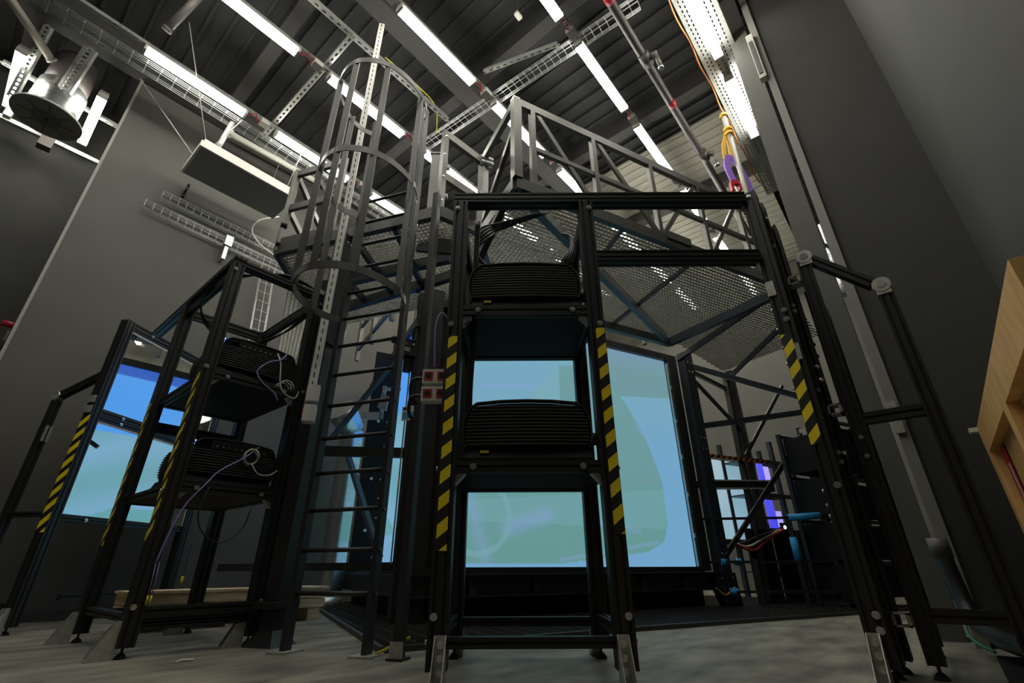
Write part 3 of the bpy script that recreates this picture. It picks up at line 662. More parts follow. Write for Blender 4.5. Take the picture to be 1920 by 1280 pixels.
MB().beam((*K1, 3.5), (*K1, 4.5), .08, .08).build('baluster', 'rail', t)
for z in (4.42, 4.36, 3.9, 3.8): MB().cyl((2.60, 2.60, z), (2.72, 2.54, z), .03, 8).build('hinge', 'zinc', t)
t = thing('railing_gate', 'steel gate bay between the grey cabinet and the hinged post', 'gate')
MB().beam((*K1, 4.40), (2.22, 2.74, 4.52), .09, .05).build('top_rail', 'rail', t); MB().beam((*K1, 3.85), (2.22, 2.74, 3.95), .09, .05).build('middle_rail', 'rail', t)
MB().beam((2.21, 2.74, 3.45), (2.21, 2.74, 4.56), .06, .05).build('baluster', 'rail', t)
for z in (3.6, 3.9, 4.2, 4.45): bolt(t, (2.19, 2.70, z), (-.7, -.7, 0), .8)
t = thing('railing', 'railing bay at the outer platform corner beside the hanging panel', 'railing')
for p in (K3, line(K3, K4, .5), K4, (1.72, 3.84)): MB().beam((*p, 3.42), (*p, 4.55), .06, .06).build('baluster', 'rail', t)
for z in (4.5, 4.0): MB().beam((*K3, z), (*K4, z), .08, .04).build('rail', 'rail', t); MB().beam((*K3, z), (1.72, 3.84, z), .08, .04).build('rail', 'rail', t)
MB().beam((*K3, 3.52), (1.72, 3.84, 3.52), .14, .03).build('kick_plate', 'rail', t); MB().beam((*K3, 3.52), (*K4, 3.52), .14, .03).build('kick_plate', 'rail', t)
for z in (3.5, 3.75): MB().cyl((1.44, 4.40, z), (1.50, 4.38, z), .028, 10).build('knob', 'plastic', t)
t = thing('railing', 'far railing on the other side of the platform opening', 'railing')
for p, q in (((2.9, 3.9), (3.6, 6.2)), ((2.9, 3.9), (3.6, 3.4)), ((3.6, 3.4), (6.0, 2.5))):
    for z in (4.45, 4.0, 3.6): MB().beam((*p, z), (*q, z), .09 if z > 4.2 else .06, .04).build('rail', 'rail', t)
    for f in (0, .35, .7, 1): MB().beam((*line(p, q, f), 3.4), (*line(p, q, f), 4.5), .06, .05).build('baluster', 'rail', t)
for p, q in (((3.0, 4.0, 3.5), (4.4, 4.6, 4.5)), ((3.3, 5.0, 4.4), (4.4, 4.2, 3.6))): MB().beam(p, q, .10, .06).build('diagonal', 'cream', t)
t = thing('switch_cabinet', 'narrow grey cabinet standing upright beside the ladder top', 'cabinet', (2.34, 2.98, 3.60), R(-50))
MB().b2((-.07, -.06, 0), (.07, .06, .86)).build('body', 'greybox', t); MB().cyl((0, 0, -.12), (0, 0, 0), .04, 10).build('cable_gland', 'pad', t)
MB().b2((-.085, -.07, .86), (.085, .07, .88)).build('lid', 'greybox', t); MB().b2((.07, -.02, .3), (.12, .02, .34)).build('bracket', 'zinc', t); MB().b2((.07, -.02, .7), (.12, .02, .74)).build('bracket', 'zinc', t)

# ------------------------------------------------------------------ ladder with safety cage
lo, ll = V(-.924, -.383, 0), V(-.383, .924, 0); LC = V(1.81, 2.98, 0)
t = thing('cage_ladder', 'black steel ladder with round safety cage up to the platform', 'ladder')
def lp(a, o, z): return LC + ll * a + lo * o + V(0, 0, z)
for a in (-.285, .285):
    s = MB().beam(lp(a, 0, .01), lp(a, 0, 4.6), .065, .035, lo).build('stile', 'blacksteel' if a > 0 else 'blacksteel', t)
    MB().box(lp(a, 0, .006), (.16, .14, .012), R(22)).build('floor_plate', 'zinc', s)
_rg = MB().cyl(-ll * .27, ll * .27, .014, 10).mesh('rung', 'blacksteel')
for i in range(14):
    obj('rung', _rg, t, lp(0, 0, .32 + .2475 * i))
for z in (.32, .56, .80, 1.04, 1.29, 1.54): MB().cyl(lp(-.30, 0, z), lp(-.31, 0, z), .012, 8).build('rung_end', 'rail', t)
hoop = [(-.285, 0.02), (-.36, .12), (-.385, .28), (-.33, .50), (-.20, .66), (0, .73), (.20, .66), (.33, .50), (.385, .28), (.36, .12), (.285, .02)]
for z in (2.29, 3.37, 4.43):
    MB().strip(smooth([lp(a, o, z) for a, o in hoop], 6), .06, .007).build('hoop', 'cage', t)
    for a in (-.30, .30): bolt(t, lp(a, .03, z), ll * (1 if a > 0 else -1), .7)
for a, o in ((-.372, .25), (-.245, .61), (0, .722), (.245, .61), (.372, .25)):
    MB().beam(lp(a, o, 2.27), lp(a, o, 4.45), .05, .012, (.643, -.766, 0)).build('cage_strap', 'cage', t)
t = thing('support_column', 'black platform column with pyramid foot beside the ladder', 'column', (1.78, 3.62, 0), R(22.5))
MB().beam((0, 0, .06), (0, 0, 3.38), .12, .12, (1, 0, 0)).build('shaft', 'blacksteel', t)
MB().add([(-.12, -.12, 0), (.12, -.12, 0), (.12, .12, 0), (-.12, .12, 0), (-.06, -.06, .09), (.06, -.06, .09), (.06, .06, .09), (-.06, .06, .09)], [(3, 2, 1, 0), (4, 5, 6, 7), (0, 1, 5, 4), (1, 2, 6, 5), (2, 3, 7, 6), (3, 0, 4, 7)]).build('pyramid_foot', 'blacksteel', t)
for z in (3.28, 3.2): bolt(t, (-.03, -.065, z), (0, -1, 0)); bolt(t, (.03, -.065, z), (0, -1, 0))
MB().b2((-.09, -.08, 2.2), (.07, -.065, 3.25)).build('cover_plate', 'beam', t)
MB().b2((-.11, -.10, .22), (.11, .10, .26)).build('clamp_plate', 'blacksteel', t)
t = thing('support_post', 'slim black post with angle foot just inside the ladder', 'post', (1.97, 2.49, 0), R(22.5))
MB().beam((0, 0, .01), (0, 0, 3.38), .06, .05).build('shaft', 'blacksteel', t); MB().b2((-.05, -.05, 0), (.05, .05, .012)).build('foot_plate', 'blacksteel', t); MB().b2((-.035, -.04, 0), (-.025, .04, .09)).build('foot_angle', 'zinc', t)
t = thing('cable_channel', 'white slotted cable channel running from ceiling down beside the ladder', 'channel')
s = MB(); p = V(1.66, 3.46, 0)
s.beam(p + V(0, 0, 1.62), p + V(0, 0, 6.5), .062, .02, (.766, -.64, 0)); s.build('channel', 'white', t)
_sl = MB().beam((0, 0, -.022), (0, 0, .022), .008, .003, (.766, -.64, 0)).mesh('slot', 'pad')
for i in range(62): obj('slot', _sl, t, p + V(-.007, -.0085, 1.7 + i * .078))
t = thing('socket_box', 'upper white socket box at the foot of the white channel', 'socket', (1.66, 3.42, 1.62), R(-30))
MB().b2((-.045, -.05, 0), (.045, .05, .13)).build('box', 'white', t); MB().b2((-.05, -.045, .04), (-.045, .0, .10)).build('red_socket', 'red', t)
t = thing('socket_box', 'lower white socket box at the foot of the white channel', 'socket', (1.66, 3.42, 1.46), R(-30))
MB().b2((-.045, -.05, 0), (.045, .05, .13)).build('box', 'white', t); MB().b2((-.05, -.045, .04), (-.045, .0, .10)).build('red_socket', 'red', t)
t = thing('name_plate', 'small white and blue notice plate on the beam behind the ladder', 'sign', (2.33, 3.08, 1.56), R(-67))
MB().b2((-.06, -.004, 0), (.06, 0, .12)).build('plate', 'white', t); MB().b2((-.05, -.006, .015), (.05, -.004, .07)).build('blue_field', 'stripe_label', t)
MB().b2((-.05, -.006, .09), (-.02, -.004, .11)).build('print_mark', 'plastic', t); MB().b2((.0, -.006, .09), (.03, -.004, .11)).build('print_mark', 'greybox', t)

# ------------------------------------------------------------------ projectors
_out = [(-.325, 0), (-.343, .05), (-.345, .11), (-.335, .17), (-.312, .215), (-.275, .245), (-.14, .258), (0, .262), (.14, .258), (.275, .245), (.312, .215), (.335, .17), (.345, .11), (.343, .05), (.325, 0)]
def half(z):
    for (x0, z0), (x1, z1) in zip(_out[8:][::-1], _out[7:-1][::-1]):
        if z0 <= z <= z1: return x0 + (x1 - x0) * (z - z0) / max(1e-6, z1 - z0)
    return .3
def _body():
    n = len(_out); mb = MB(); rings = [(.03, .94), (.045, 1.0), (.35, 1.0), (.62, .96), (.70, .86), (.72, .7)]
    vs = [(x * k, y, z * (k if z > .1 else 1)) for y, k in rings for x, z in _out]; fs = []
    for r in range(len(rings) - 1):
        for i in range(n): j = (i + 1) % n; fs.append((r * n + i, r * n + j, (r + 1) * n + j, (r + 1) * n + i))
    mb.add(vs, fs, True); mb.f += [list(reversed(range(n))), [(len(rings) - 1) * n + i for i in range(n)]]; mb.sm += [False, False]
    return mb.mesh('projector_body', 'plastic')
_pb = _body()
_lv = []
for k in range(12):
    z = .022 + k * .0187; w = half(z) - .012
    _lv.append(MB().strip([(-w + 2 * w * i / 10, .018 - .016 * (1 - (2 * i / 10 - 1) ** 2), z) for i in range(11)], .008, .03).mesh('louver', 'louver'))
_sv = []
for k in range(11):
    z = .03 + k * .0185; x = half(z) + .003
    _sv.append(MB().strip([(-x, .06, z), (-x - .004, .3, z), (-x, .58, z)], .007, .012).mesh('side_louver', 'louver'))
_rim = MB().strip([(_x, .02, _z + .004) for _x, _z in _out], .05, .006, (0, 1, 0)).mesh('rim', 'louver')
def projector(parent_loc, rz, label, s=1.0, left=False):
    t = thing('projector', label, 'projector', parent_loc, rz, 'rack projectors'); t.scale = (s, 1, 1)
    obj('projector_body', _pb, t, (0, 0, .07))
    obj('rim', _rim, t, (0, 0, .07))
    for m in (_lv if not left else _lv[:9]): obj('louver', m, t, (0, 0, .07))
    if left:
        for m in _sv: obj('side_louver', m, t, (0, 0, .07))
        MB().b2((-.2, .0, .255), (.30, .03, .318)).build('connector_panel', 'plastic', t)
        for i in range(9): MB().cyl((-.16 + i * .048, .0, .275), (-.16 + i * .048, -.008, .275), .007, 8).build('connector', 'bolt', t)
        for i, z in enumerate((.22, .245, .27, .295)): MB().cyl((-.335 + .004 * i, .01, z), (-.337 + .004 * i, .0, z), .006, 8).build('status_light', 'led', t)
    MB().b2((-.35, .0, .0), (.35, .70, .02)).build('base_tray', 'plastic', t)
    MB().add([(-.35, 0, .02), (.35, 0, .02), (.33, .02, .07), (-.33, .02, .07), (-.35, .66, .02), (.35, .66, .02), (.33, .64, .07), (-.33, .64, .07)], [(0, 1, 2, 3), (5, 4, 7, 6), (1, 5, 6, 2), (4, 0, 3, 7), (3, 2, 6, 7), (4, 5, 1, 0)]).build('plinth', 'plastic', t)
    MB().cyl((0, .70, .2), (0, .78, .2), .075, 20).build('lens_barrel', 'plastic', t)
    MB().cyl((0, .78, .2), (0, .782, .2), .06, 20).build('lens_glass', 'mirror', t)
    if not left:
        MB().b2((-.25, -.002, .045), (-.205, .012, .058)).build('maker_badge', 'yellowcable', t)
        MB().cyl((.34, .1, .14), (.43, .1, .14), .035, 14).build('air_outlet', 'beam', t)
    return t

# ------------------------------------------------------------------ racks of slotted profile
PW = .09
def rack(name, label, loc, rz, W, Dp, H, shelves, side_tape, top_front=True, feet_dir='front', tape_z=(.6, 1.7), post_top=None):
    t = thing(name, label, 'rack', loc, rz); xs = (-W / 2 + PW / 2, W / 2 - PW / 2); ys = (PW / 2, Dp - PW / 2); pt = post_top or H
    for x in xs:
        for y in ys:
            MB().prof((x, y, .055), (x, y, pt), PW, PW, (1, 0, 0)).build('post', 'black', t); foot(t, x, y)
    iw = W - 2 * PW; idp = Dp - 2 * PW
    def bx(y, z, h): return MB().prof((-iw / 2, y, z), (iw / 2, y, z), h, .045, (0, 0, 1)).build('crossbar', 'black', t)
    def by(x, z, h): return MB().prof((x, PW, z), (x, Dp - PW, z), h, .045, (0, 0, 1)).build('crossbar', 'black', t)
    bx(.023, .16, .045); bx(Dp - .05, .18, .045)
    for x in xs: by(x, .2, .045)
    if top_front: MB().prof((-W / 2, .045, H + .02), (W / 2, .045, H + .02), .045, PW, (0, 0, 1)).build('top_bar', 'black', t)
    bx(Dp - .045, H - .05, .09)
    for x in xs: by(x, H - .045, .09)
    for z in shelves:
        bx(.023, z - .028, .06); bx(Dp - .1, z - .028, .06)
        for x in xs: by(x + (-.02 if x > 0 else .02), z - .028, .06)
        MB().b2((-iw / 2, .05, z - .05), (iw / 2, Dp - .1, z - .035)).build('shelf_plate', 'plastic', t)
        for k in (-1, 1):
            bolt(t, (k * (iw / 2 - .09), 0, z - .028), (0, -1, 0))
            MB().add([(k * iw / 2, .02, z - .06), (k * (iw / 2 - .05), .02, z - .06), (k * iw / 2, .02, z - .115), (k * iw / 2, .07, z - .06), (k * (iw / 2 - .05), .07, z - .06), (k * iw / 2, .07, z - .115)], [(0, 1, 2), (5, 4, 3), (0, 3, 4, 1), (1, 4, 5, 2), (2, 5, 3, 0)]).build('corner_gusset', 'zinc', t)
    for x in xs:
        k = 1 if x > 0 else -1
        for z in (.26, tape_z[1] + .04, pt - .06): bolt(t, (x + k * .02, 0, z), (0, -1, 0))
        for z in (.16, .92): bolt(t, (x + k * .045, .045, z), (k, 0, 0))
    return t, xs, ys

CR, crz = (1.905, 1.495, 0), R(-50)
t, xs, ys = rack('projector_rack', 'black slotted-profile rack holding two projectors in front of the large screen', CR, crz, .92, .77, 2.67, (.949, 1.862), None, top_front=False)
for x in xs:
    k = 1 if x > 0 else -1
    x0, x1 = (x - .03, x + .022) if k < 0 else (x - .008, x + .042)
    MB().b2((x0, -.003, .53 if k < 0 else .60), (x1, 0, 1.66 if k < 0 else 1.71)).build('hazard_tape', 'tape', t)
    bracket(t, (x - k * .018, 0, 0), R(90))
    bracket(t, (x - k * .018, .77, 0), R(-90))
MB().prof((-.46, .045, 2.707), (1.50, .045, 2.707), .075, PW, (0, 0, 1)).build('long_top_bar', 'black', t)
MB().prof((.46, .045, 2.23), (1.49, .045, 2.23), .07, PW, (0, 0, 1)).build('long_middle_bar', 'black', t)
for x in (.0,): MB().prof((-.37, .6, 2.23), (.37, .6, 2.23), .06, .045, (0, 0, 1)).build('crossbar', 'black', t)
RRK = thing('taped_post_stand', 'cluster of tall black profile posts with hazard tape at the end of the long bars', 'rack', (2.93, .335, 0), 0)
for x, y, H in ((0, 0, 2.74), (.14, -.01, 2.72), (.30, -.03, 2.62)):
    MB().prof((x, y, .055), (x, y, H), PW, PW, (1, 0, 0)).build('post', 'black', RRK); foot(RRK, x, y)
MB().prof((.045, -.03, 2.55), (.26, -.03, 2.55), .045, .045, (0, 0, 1)).build('crossbar', 'black', RRK); MB().prof((.045, -.03, .25), (.26, -.03, .25), .045, .045, (0, 0, 1)).build('crossbar', 'black', RRK)
MB().b2((-.048, -.012, 1.03), (-.045, .043, 1.67)).build('hazard_tape', 'tapeY', RRK); MB().b2((.02, .045, .62), (.045, .048, .85)).build('hazard_tape', 'tape', RRK)
bracket(RRK, (-.045, .012, 0), 0)
for y, z in ((-.0, 2.70), (-.012, 1.82), (-.012, 1.76), (-.02, .82), (-.02, .26), (-.02, .20)): bolt(RRK, (-.045, y, z), (-1, 0, 0))
for z in (2.6, 2.4, 1.85, 1.72, 1.6, 1.5, 1.35, .80, .73, .68): bolt(RRK, (-.02, .045, z), (0, 1, 0), .8)
for y, z in ((-.045, 2.35), (-.05, 2.58), (-.05, 1.9), (-.05, 1.86), (-.045, 1.35), (-.05, 1.0), (-.05, .95)): bolt(RRK, (.095, y, z), (-1, 0, 0), .8)
for x, z in ((.14, 1.5), (.14, 1.42), (.14, 1.0), (.3, 1.7), (.3, 1.62), (.3, .9)): MB().cyl((x, -.055, z), (x, -.085, z), .012, 8).build('stud', 'bolt', RRK)
MB().b2((-.051, -.035, 1.50), (-.048, -.012, 1.60)).build('small_sign', 'greybox', RRK)
MB().b2((-.055, .0, 1.93), (-.045, .045, 2.03)).build('joint_plate', 'zinc', RRK)
RTv, FWv = V(.6428, -.7660, 0), V(.7660, .6428, 0)
def crl(x, y, z): return V(CR) + RTv * x + FWv * y + V(0, 0, z)
projector(crl(.0, .05, .955), crz, 'black louvred projector on the lower shelf of the taped middle rack')
projector(crl(-.0, .05, 1.868), crz, 'black louvred projector on the upper shelf of the taped middle rack')

LR = (1.35, 3.725, 0)
t, xs, ys = rack('projector_rack', 'black slotted-profile rack with two cabled projectors beside the mirror frame', LR, 0, .79, 1.18, 2.70, (.98, 1.78), None, tape_z=(.7, 1.75))
for y in ys: MB().b2((-.398, y - .04, .62), (-.395, y + .04, 1.74)).build('hazard_tape', 'tapeY', t); bracket(t, (-.395, y, 0), 0)
bracket(t, (.305, .045, 0), 0); bracket(t, (.305, 1.135, 0), 0)
MB().prof((-.35, .0, 2.745), (-.35, 2.12, 2.745), .045, .09, (0, 0, 1)).build('long_top_bar', 'black', t)
MB().prof((-.305, .023, .215), (.305, .023, .215), .09, .045, (0, 0, 1)).build('crossbar', 'black', t)
MB().prof((-.305, 1.13, 1.55), (.305, 1.13, 1.55), .09, .045, (0, 0, 1)).build('crossbar', 'black', t)
projector((1.36, 3.82, .986), 0, 'black projector with white coiled lead on the lower shelf beside the mirror', .88, True)
projector((1.36, 3.82, 1.786), 0, 'black projector with violet leads on the upper shelf beside the mirror', .88, True)

# leads
cb = thing('cable_bundle', 'bundle of black cables sagging over the middle projector rack', 'cable')
for k in range(5):
    o = k * .018
    MB().tube(smooth([crl(.1 + o, .25, 2.78), crl(-.15, .3 + o, 2.74), crl(-.30 + o, .22, 2.62 - o), crl(-.33, .2 + o, 2.45), crl(-.24 + o, .3, 2.32 - o * .5), crl(.0, .3 + o, 2.26), crl(.22, .35, 2.27 + o), crl(.36 - o, .3, 2.42), crl(.36, .3 + o, 2.6), crl(.30, .4, 2.72)]), .008).build('cable', 'cable', cb)
for k in range(3): MB().tube(smooth([crl(-.32 + .012 * k, .12, 2.6), crl(-.325 + .012 * k, .10, 2.2), crl(-.33 + .014 * k, .11, 1.7), crl(-.33 + .01 * k, .10, 1.3), crl(-.31 + .01 * k, .1, 1.0)]), .007).build('cable', 'cable', cb)
cb2 = thing('cable_bundle', 'bundle of black cables sagging across the top of the rack beside the mirror', 'cable')
for k in range(4):
    o = k * .018
    MB().tube(smooth([(1.65, 3.75, 2.78), (1.35, 3.78 + o, 2.80), (1.05 - o, 4.1, 2.72), (.98, 4.4, 2.6 - o), (1.1 + o, 4.5, 2.42), (1.35, 4.4 + o, 2.30 - o), (1.6, 4.1, 2.42), (1.72 - o, 3.9, 2.6)]), .008).build('cable', 'cable', cb2)
cable('violet_lead', [(1.55, 3.80, 2.10), (1.50, 3.75, 2.02), (1.40, 3.74, 1.96), (1.33, 3.73, 1.86), (1.38, 3.72, 1.78), (1.48, 3.71, 1.72), (1.52, 3.70, 1.66)], .006, 'violetcable', 'violet lead hanging from the upper projector beside the mirror')
cable('violet_lead', [(1.50, 3.80, 1.30), (1.40, 3.76, 1.20), (1.25, 3.74, 1.08), (1.18, 3.72, .98), (1.10, 3.72, .85), (1.05, 3.70, .70), (1.02, 3.70, .5)], .006, 'violetcable', 'violet lead running diagonally from the lower projector to the shelf edge')
cable('white_lead', [(1.48, 3.80, 2.08), (1.50, 3.75, 1.98), (1.52, 3.73, 1.82), (1.56, 3.72, 1.74), (1.66, 3.72, 1.72), (1.70, 3.75, 1.85)], .006, 'whitecable', 'white lead on the back of the upper projector beside the mirror')
t = thing('cable_coil', 'small coil of white cable at the upper projector corner', 'cable'); MB().tube([(1.58 + .055 * math.cos(a), 3.725 + .003 * i, 1.80 + .055 * math.sin(a)) for i, a in enumerate([k * .45 for k in range(42)])], .005).build('coil', 'whitecable', t)
t = thing('cable_coil', 'small coil of white cable on the lower projector back', 'cable'); MB().tube([(1.46 + .05 * math.cos(a), 3.775 + .003 * i * .5, 1.22 + .055 * math.sin(a)) for i, a in enumerate([k * .45 for k in range(42)])], .006).build('coil', 'whitecable', t)
MB().tube(smooth([(1.46, 3.77, 1.17), (1.52, 3.76, 1.10), (1.60, 3.75, 1.10), (1.65, 3.74, 1.14)]), .005).build('tail', 'whitecable', t)
cable('hanging_lead', [(1.20, 3.70, .96), (1.17, 3.68, .8), (1.22, 3.68, .68), (1.34, 3.68, .62), (1.46, 3.68, .70), (1.5, 3.69, .85)], .005, 'cable', 'thin grey lead looping below the lower shelf beside the mirror')
t = thing('hanging_plug', 'small brass plug hanging on a thin wire below the rack', 'plug'); MB().cyl((1.25, 3.9, .42), (1.25, 3.9, .62), .002, 5).build('wire', 'cable', t); MB().cyl((1.25, 3.9, .36), (1.25, 3.9, .42), .010, 8).build('plug', 'yellowcable', t)
t = thing('hanging_plug', 'pair of brass tips on violet leads hanging below the rack', 'plug')
for o in (0, .018): MB().cyl((1.03 + o, 3.70, .32), (1.02 + o, 3.70, .5), .003, 5).build('wire', 'violetcable', t); MB().cyl((1.03 + o, 3.70, .27), (1.03 + o, 3.70, .32), .006, 6).build('tip', 'yellowcable', t)
cable('violet_lead', [crl(-.50, .35, 1.95), crl(-.55, .33, 2.0), crl(-.58, .32, 1.9), crl(-.575, .32, 1.7), crl(-.57, .32, 1.6)], .006, 'violetcable', 'violet lead hanging beside the middle rack post')

# twin red socket strips beside the taped rack
for z, lab in ((1.40, 'upper'), (1.295, 'lower')):
    t = thing('socket_strip', '%s white socket strip with red sockets beside the taped middle rack' % lab, 'socket', crl(-.53, .10, z), crz)
    MB().b2((-.06, -.03, 0), (.10, .03, .085)).build('body', 'white', t)
    for x in (-.025, .05):
        s = MB().b2((x - .025, -.034, .018), (x + .025, -.03, .068)).build('red_socket', 'red', t); MB().cyl((x, -.035, .043), (x, -.034, .043), .018, 14).build('socket_hole', 'pad', s)
    MB().tube(smooth([(-.06, 0, .04), (-.12, 0, .03), (-.13, .02, -.05), (-.10, .05, -.1)]), .010).build('lead', 'cable', t)
cable('yellow_lead', [(2.05, 2.5, .1), (2.0, 2.6, .05), (1.97, 2.7, .012), (2.05, 2.75, .012)], .008, 'yellowcable', 'yellow-green wire on the floor between ladder and slim post')
cable('yellow_lead', [ab(3.72, .2, .24), ab(3.85, .22, .16), ab(4.05, .2, .24)], .009, 'yellowcable', 'yellow-green wire sagging at the foot of the far column')

# ------------------------------------------------------------------ mirror frame
t = thing('mirror_frame', 'tall black frame with two mirrors reflecting the blue screen', 'mirror', (.775, 5.87, 0), R(33))
WM = 1.42
for x in (-.05, WM + .05): MB().prof((x, 0, .055), (x, 0, 2.80), .09, .09, (1, 0, 0)).build('post', 'black', t); foot(t, x, 0)
for z, h in ((2.765, .09), (1.835, .05), (1.78, .05), (.875, .05)): MB().prof((-.01, 0, z), (WM + .01, 0, z), h, .045, (0, 0, 1)).build('crossbar', 'black', t)
for z0, z1 in ((1.87, 2.71), (.91, 1.75)):
    p = MB().b2((0, -.02, z0), (WM, -.012, z1)).build('mirror_pane', 'mirror', t)
    MB().b2((-.004, -.022, z0), (.016, -.0195, z1)).b2((0, -.022, z1 - .02), (WM, -.0195, z1)).b2((WM - .016, -.022, z0), (WM + .004, -.0195, z1)).build('pane_edge', 'greybox', p)
for x in (.25, 1.15):
    for z in (2.765, 1.835, 1.78, .875): bolt(t, (x, -.023, z), (0, -1, 0))
MB().b2((-.098, -.04, .75), (-.095, .04, 1.78)).build('hazard_tape', 'tapeY', t)
for z in (1.9, 1.8): MB().b2((-.11, -.03, z), (-.095, .03, z + .07)).build('hinge_plate', 'zinc', t)
bracket(t, (-.095, 0, 0), 0); bracket(t, (.2, .7, 0), 0)
br = MB().prof((-.05, .45, .055), (-.05, .45, 1.95), .06, .06, (1, 0, 0)).build('brace_post', 'black', t)
MB().prof((-.05, .05, 2.2), (-.05, .43, 2.0), .06, .06, (1, 0, 0)).build('brace_arm', 'black', t); MB().cyl((-.09, .45, 2.0), (-.01, .45, 2.0), .04, 14).build('pivot_joint', 'zinc', t)
for z in (.9, .2): MB().prof((-.05, .05, z), (-.05, .42, z), .045, .045, (1, 0, 0)).build('crossbar', 'black', t)
for x in (-.07, -.03): MB().b2((x - .01, .40, 1.55), (x + .01, .41, 1.7)).build('label_strip', 'zinc', t)
for x in (.3, 1.0): MB().prof((x, .02, .25), (x + .6, .02, .25), .045, .045, (0, 0, 1)).build('crossbar', 'black', t)

# matching frame by the dark wall, seen from its end
t = thing('mirror_frame', 'jointed black profile frame standing before the dark side wall', 'frame', (3.15, .17, 0), 0)
MB().prof((0, 0, .055), (0, 0, 2.23), .07, .07, (1, 0, 0)).build('post', 'black', t); foot(t, 0, 0)
MB().prof((0, -.33, .055), (0, -.33, 1.88), .07, .07, (1, 0, 0)).build('post', 'black', t); foot(t, 0, -.33)
MB().prof((0, -.05, 2.22), (0, -.29, 1.94), .07, .055, (1, 0, 0)).build('brace_arm', 'black', t)
for y, z in ((-.015, 2.25), (-.325, 1.91)):
    p = MB().cyl((-.045, y, z), (.045, y, z), .045, 18).build('pivot_joint', 'zinc', t); MB().cyl((-.048, y, z), (-.045, y, z), .022, 14).build('pivot_cap', 'greybox', p)
    MB().b2((-.042, y - .035, z - .06), (.042, y + .035, z)).build('pivot_plate', 'zinc', p)
for z in (1.18, .25): MB().prof((0, -.03, z), (0, -.30, z), .06, .05, (0, 0, 1)).build('crossbar', 'black', t)
for z in (2.08, 1.22, .2):
    p = MB().b2((-.05, .04, z), (.03, .055, z + .06)).b2((-.05, .10, z), (.03, .115, z + .06)).b2((-.05, .04, z), (.03, .115, z + .008)).b2((-.05, .04, z + .052), (.03, .115, z + .06)).build('hinge_bracket', 'zinc', t)
for z in (1.08, .98): bolt(t, (-.036, .0, z), (-1, 0, 0), .7)
MB().prof((.75, .02, .055), (.75, .02, 2.2), .07, .07, (1, 0, 0)).build('post', 'black', t); foot(t, .75, .02)
for z in (.3, 1.2, 2.1): MB().prof((.04, .02, z), (.71, .02, z), .05, .045, (0, 0, 1)).build('crossbar', 'black', t)
for z0, z1 in ((.4, 1.15), (1.27, 2.05)): MB().b2((.04, .04, z0), (.71, .05, z1)).build('backing_panel', 'plastic', t)

# duct, fittings in the gap beside the wall edge
t = thing('gap_duct', 'pale spiral duct in the gap behind the wall edge', 'duct', (5.6, .02, 3.2))
mb = MB()
for i in range(8): mb.cyl((0, 0, i * .1), (0, 0, i * .1 + .09), .06, 14, cap=False).cyl((0, 0, i * .1 + .09), (0, 0, i * .1 + .1), .064, 14, cap=False)
mb.build('duct_tube', 'duct', t); MB().cyl((0, 0, -.12), (0, 0, 0), .066, 14).build('duct_collar', 'white', t); MB().b2((-.5, .03, .5), (0, .08, .54)).build('wall_hanger', 'galv', t)
t = thing('wall_lamp', 'unlit glass wall lamp on the pale wall edge', 'lamp', (4.44, .03, 5.35))
MB().b2((-.03, -.02, 0), (.05, .05, .75)).build('housing', 'tube_off', t); MB().b2((-.04, .0, .06), (-.03, .04, .62)).build('glass', 'pipe', t)
t = thing('edge_clips', 'grey cable clips on the pale wall edge', 'clip', (4.46, .0, 1.4)); MB().b2((-.02, -.03, .1), (.02, .03, .18)).build('clip', 'zinc', t); MB().b2((-.02, -.03, -.06), (.02, .03, .04)).build('clip', 'zinc', t)
t = thing('floor_conduit', 'black flexible conduit running along the foot of the dark wall', 'conduit')
MB().tube(smooth([(4.3, .02, .55), (4.2, -.01, .2), (3.9, -.08, .12), (3.5, -.16, .11), (3.0, -.35, .11), (2.4, -.6, .11)]), .045, 10).build('hose', 'cable', t); MB().cyl((4.3, .02, .5), (4.3, .02, .62), .055, 12).build('hose_collar', 'pipe', t)
MB().tube(smooth([(4.25, .0, .3), (4.1, .03, .1), (3.85, -.05, .05)]), .008).build('green_wire', mat('green_wire', (.02, .2, .08), .5), t)
t = thing('floor_board', 'dark plank lying on the floor below the conduit', 'board'); MB().b2((2.3, -.25, 0), (3.9, -.05, .03)).build('plank', 'plastic', t)

# lifting slings
t = thing('lifting_sling', 'yellow and purple lifting slings on a pale pole', 'sling')
MB().cyl((5.47, .62, 3.5), (5.40, .64, 6.2), .032, 10).build('pole', 'palepipe', t)
for z in (6.13, 5.86, 5.78): MB().cyl((5.41, .64, z), (5.41, .64, z + .05), .052, 12).build('sling_wrap', 'yellow', t)
for o in (-.03, .03): MB().strip(smooth([(5.41, .67, 5.84), (5.38 + o, .70 - o, 5.6), (5.37 + o, .72 - o, 5.36)]), .05, .014, (.643, -.766, 0)).build('yellow_strap', 'yellow', t)
MB().strip(smooth([(5.37, .72, 5.42), (5.34, .755, 5.22), (5.36, .73, 4.95)]), .075, .03, (.643, -.766, 0)).build('purple_strap', 'purple', t)
MB().strip(smooth([(5.40, .70, 5.42), (5.43, .64, 5.24), (5.46, .60, 4.95), (5.47, .59, 4.75)]), .065, .03, (.643, -.766, 0)).build('purple_strap', 'purple', t)
h = MB().box((5.36, .73, 4.93), (.10, .05, .07), R(-50)).box((5.33, .765, 4.86), (.03, .05, .14), R(-50)).box((5.40, .69, 4.86), (.03, .05, .10), R(-50)).build('red_hook', 'red', t)
MB().tube(smooth([(5.36, .73, 4.9), (5.37, .72, 4.8), (5.35, .735, 4.7), (5.37, .72, 4.6), (5.36, .73, 4.5)]), .012).build('chain', 'bolt', h)

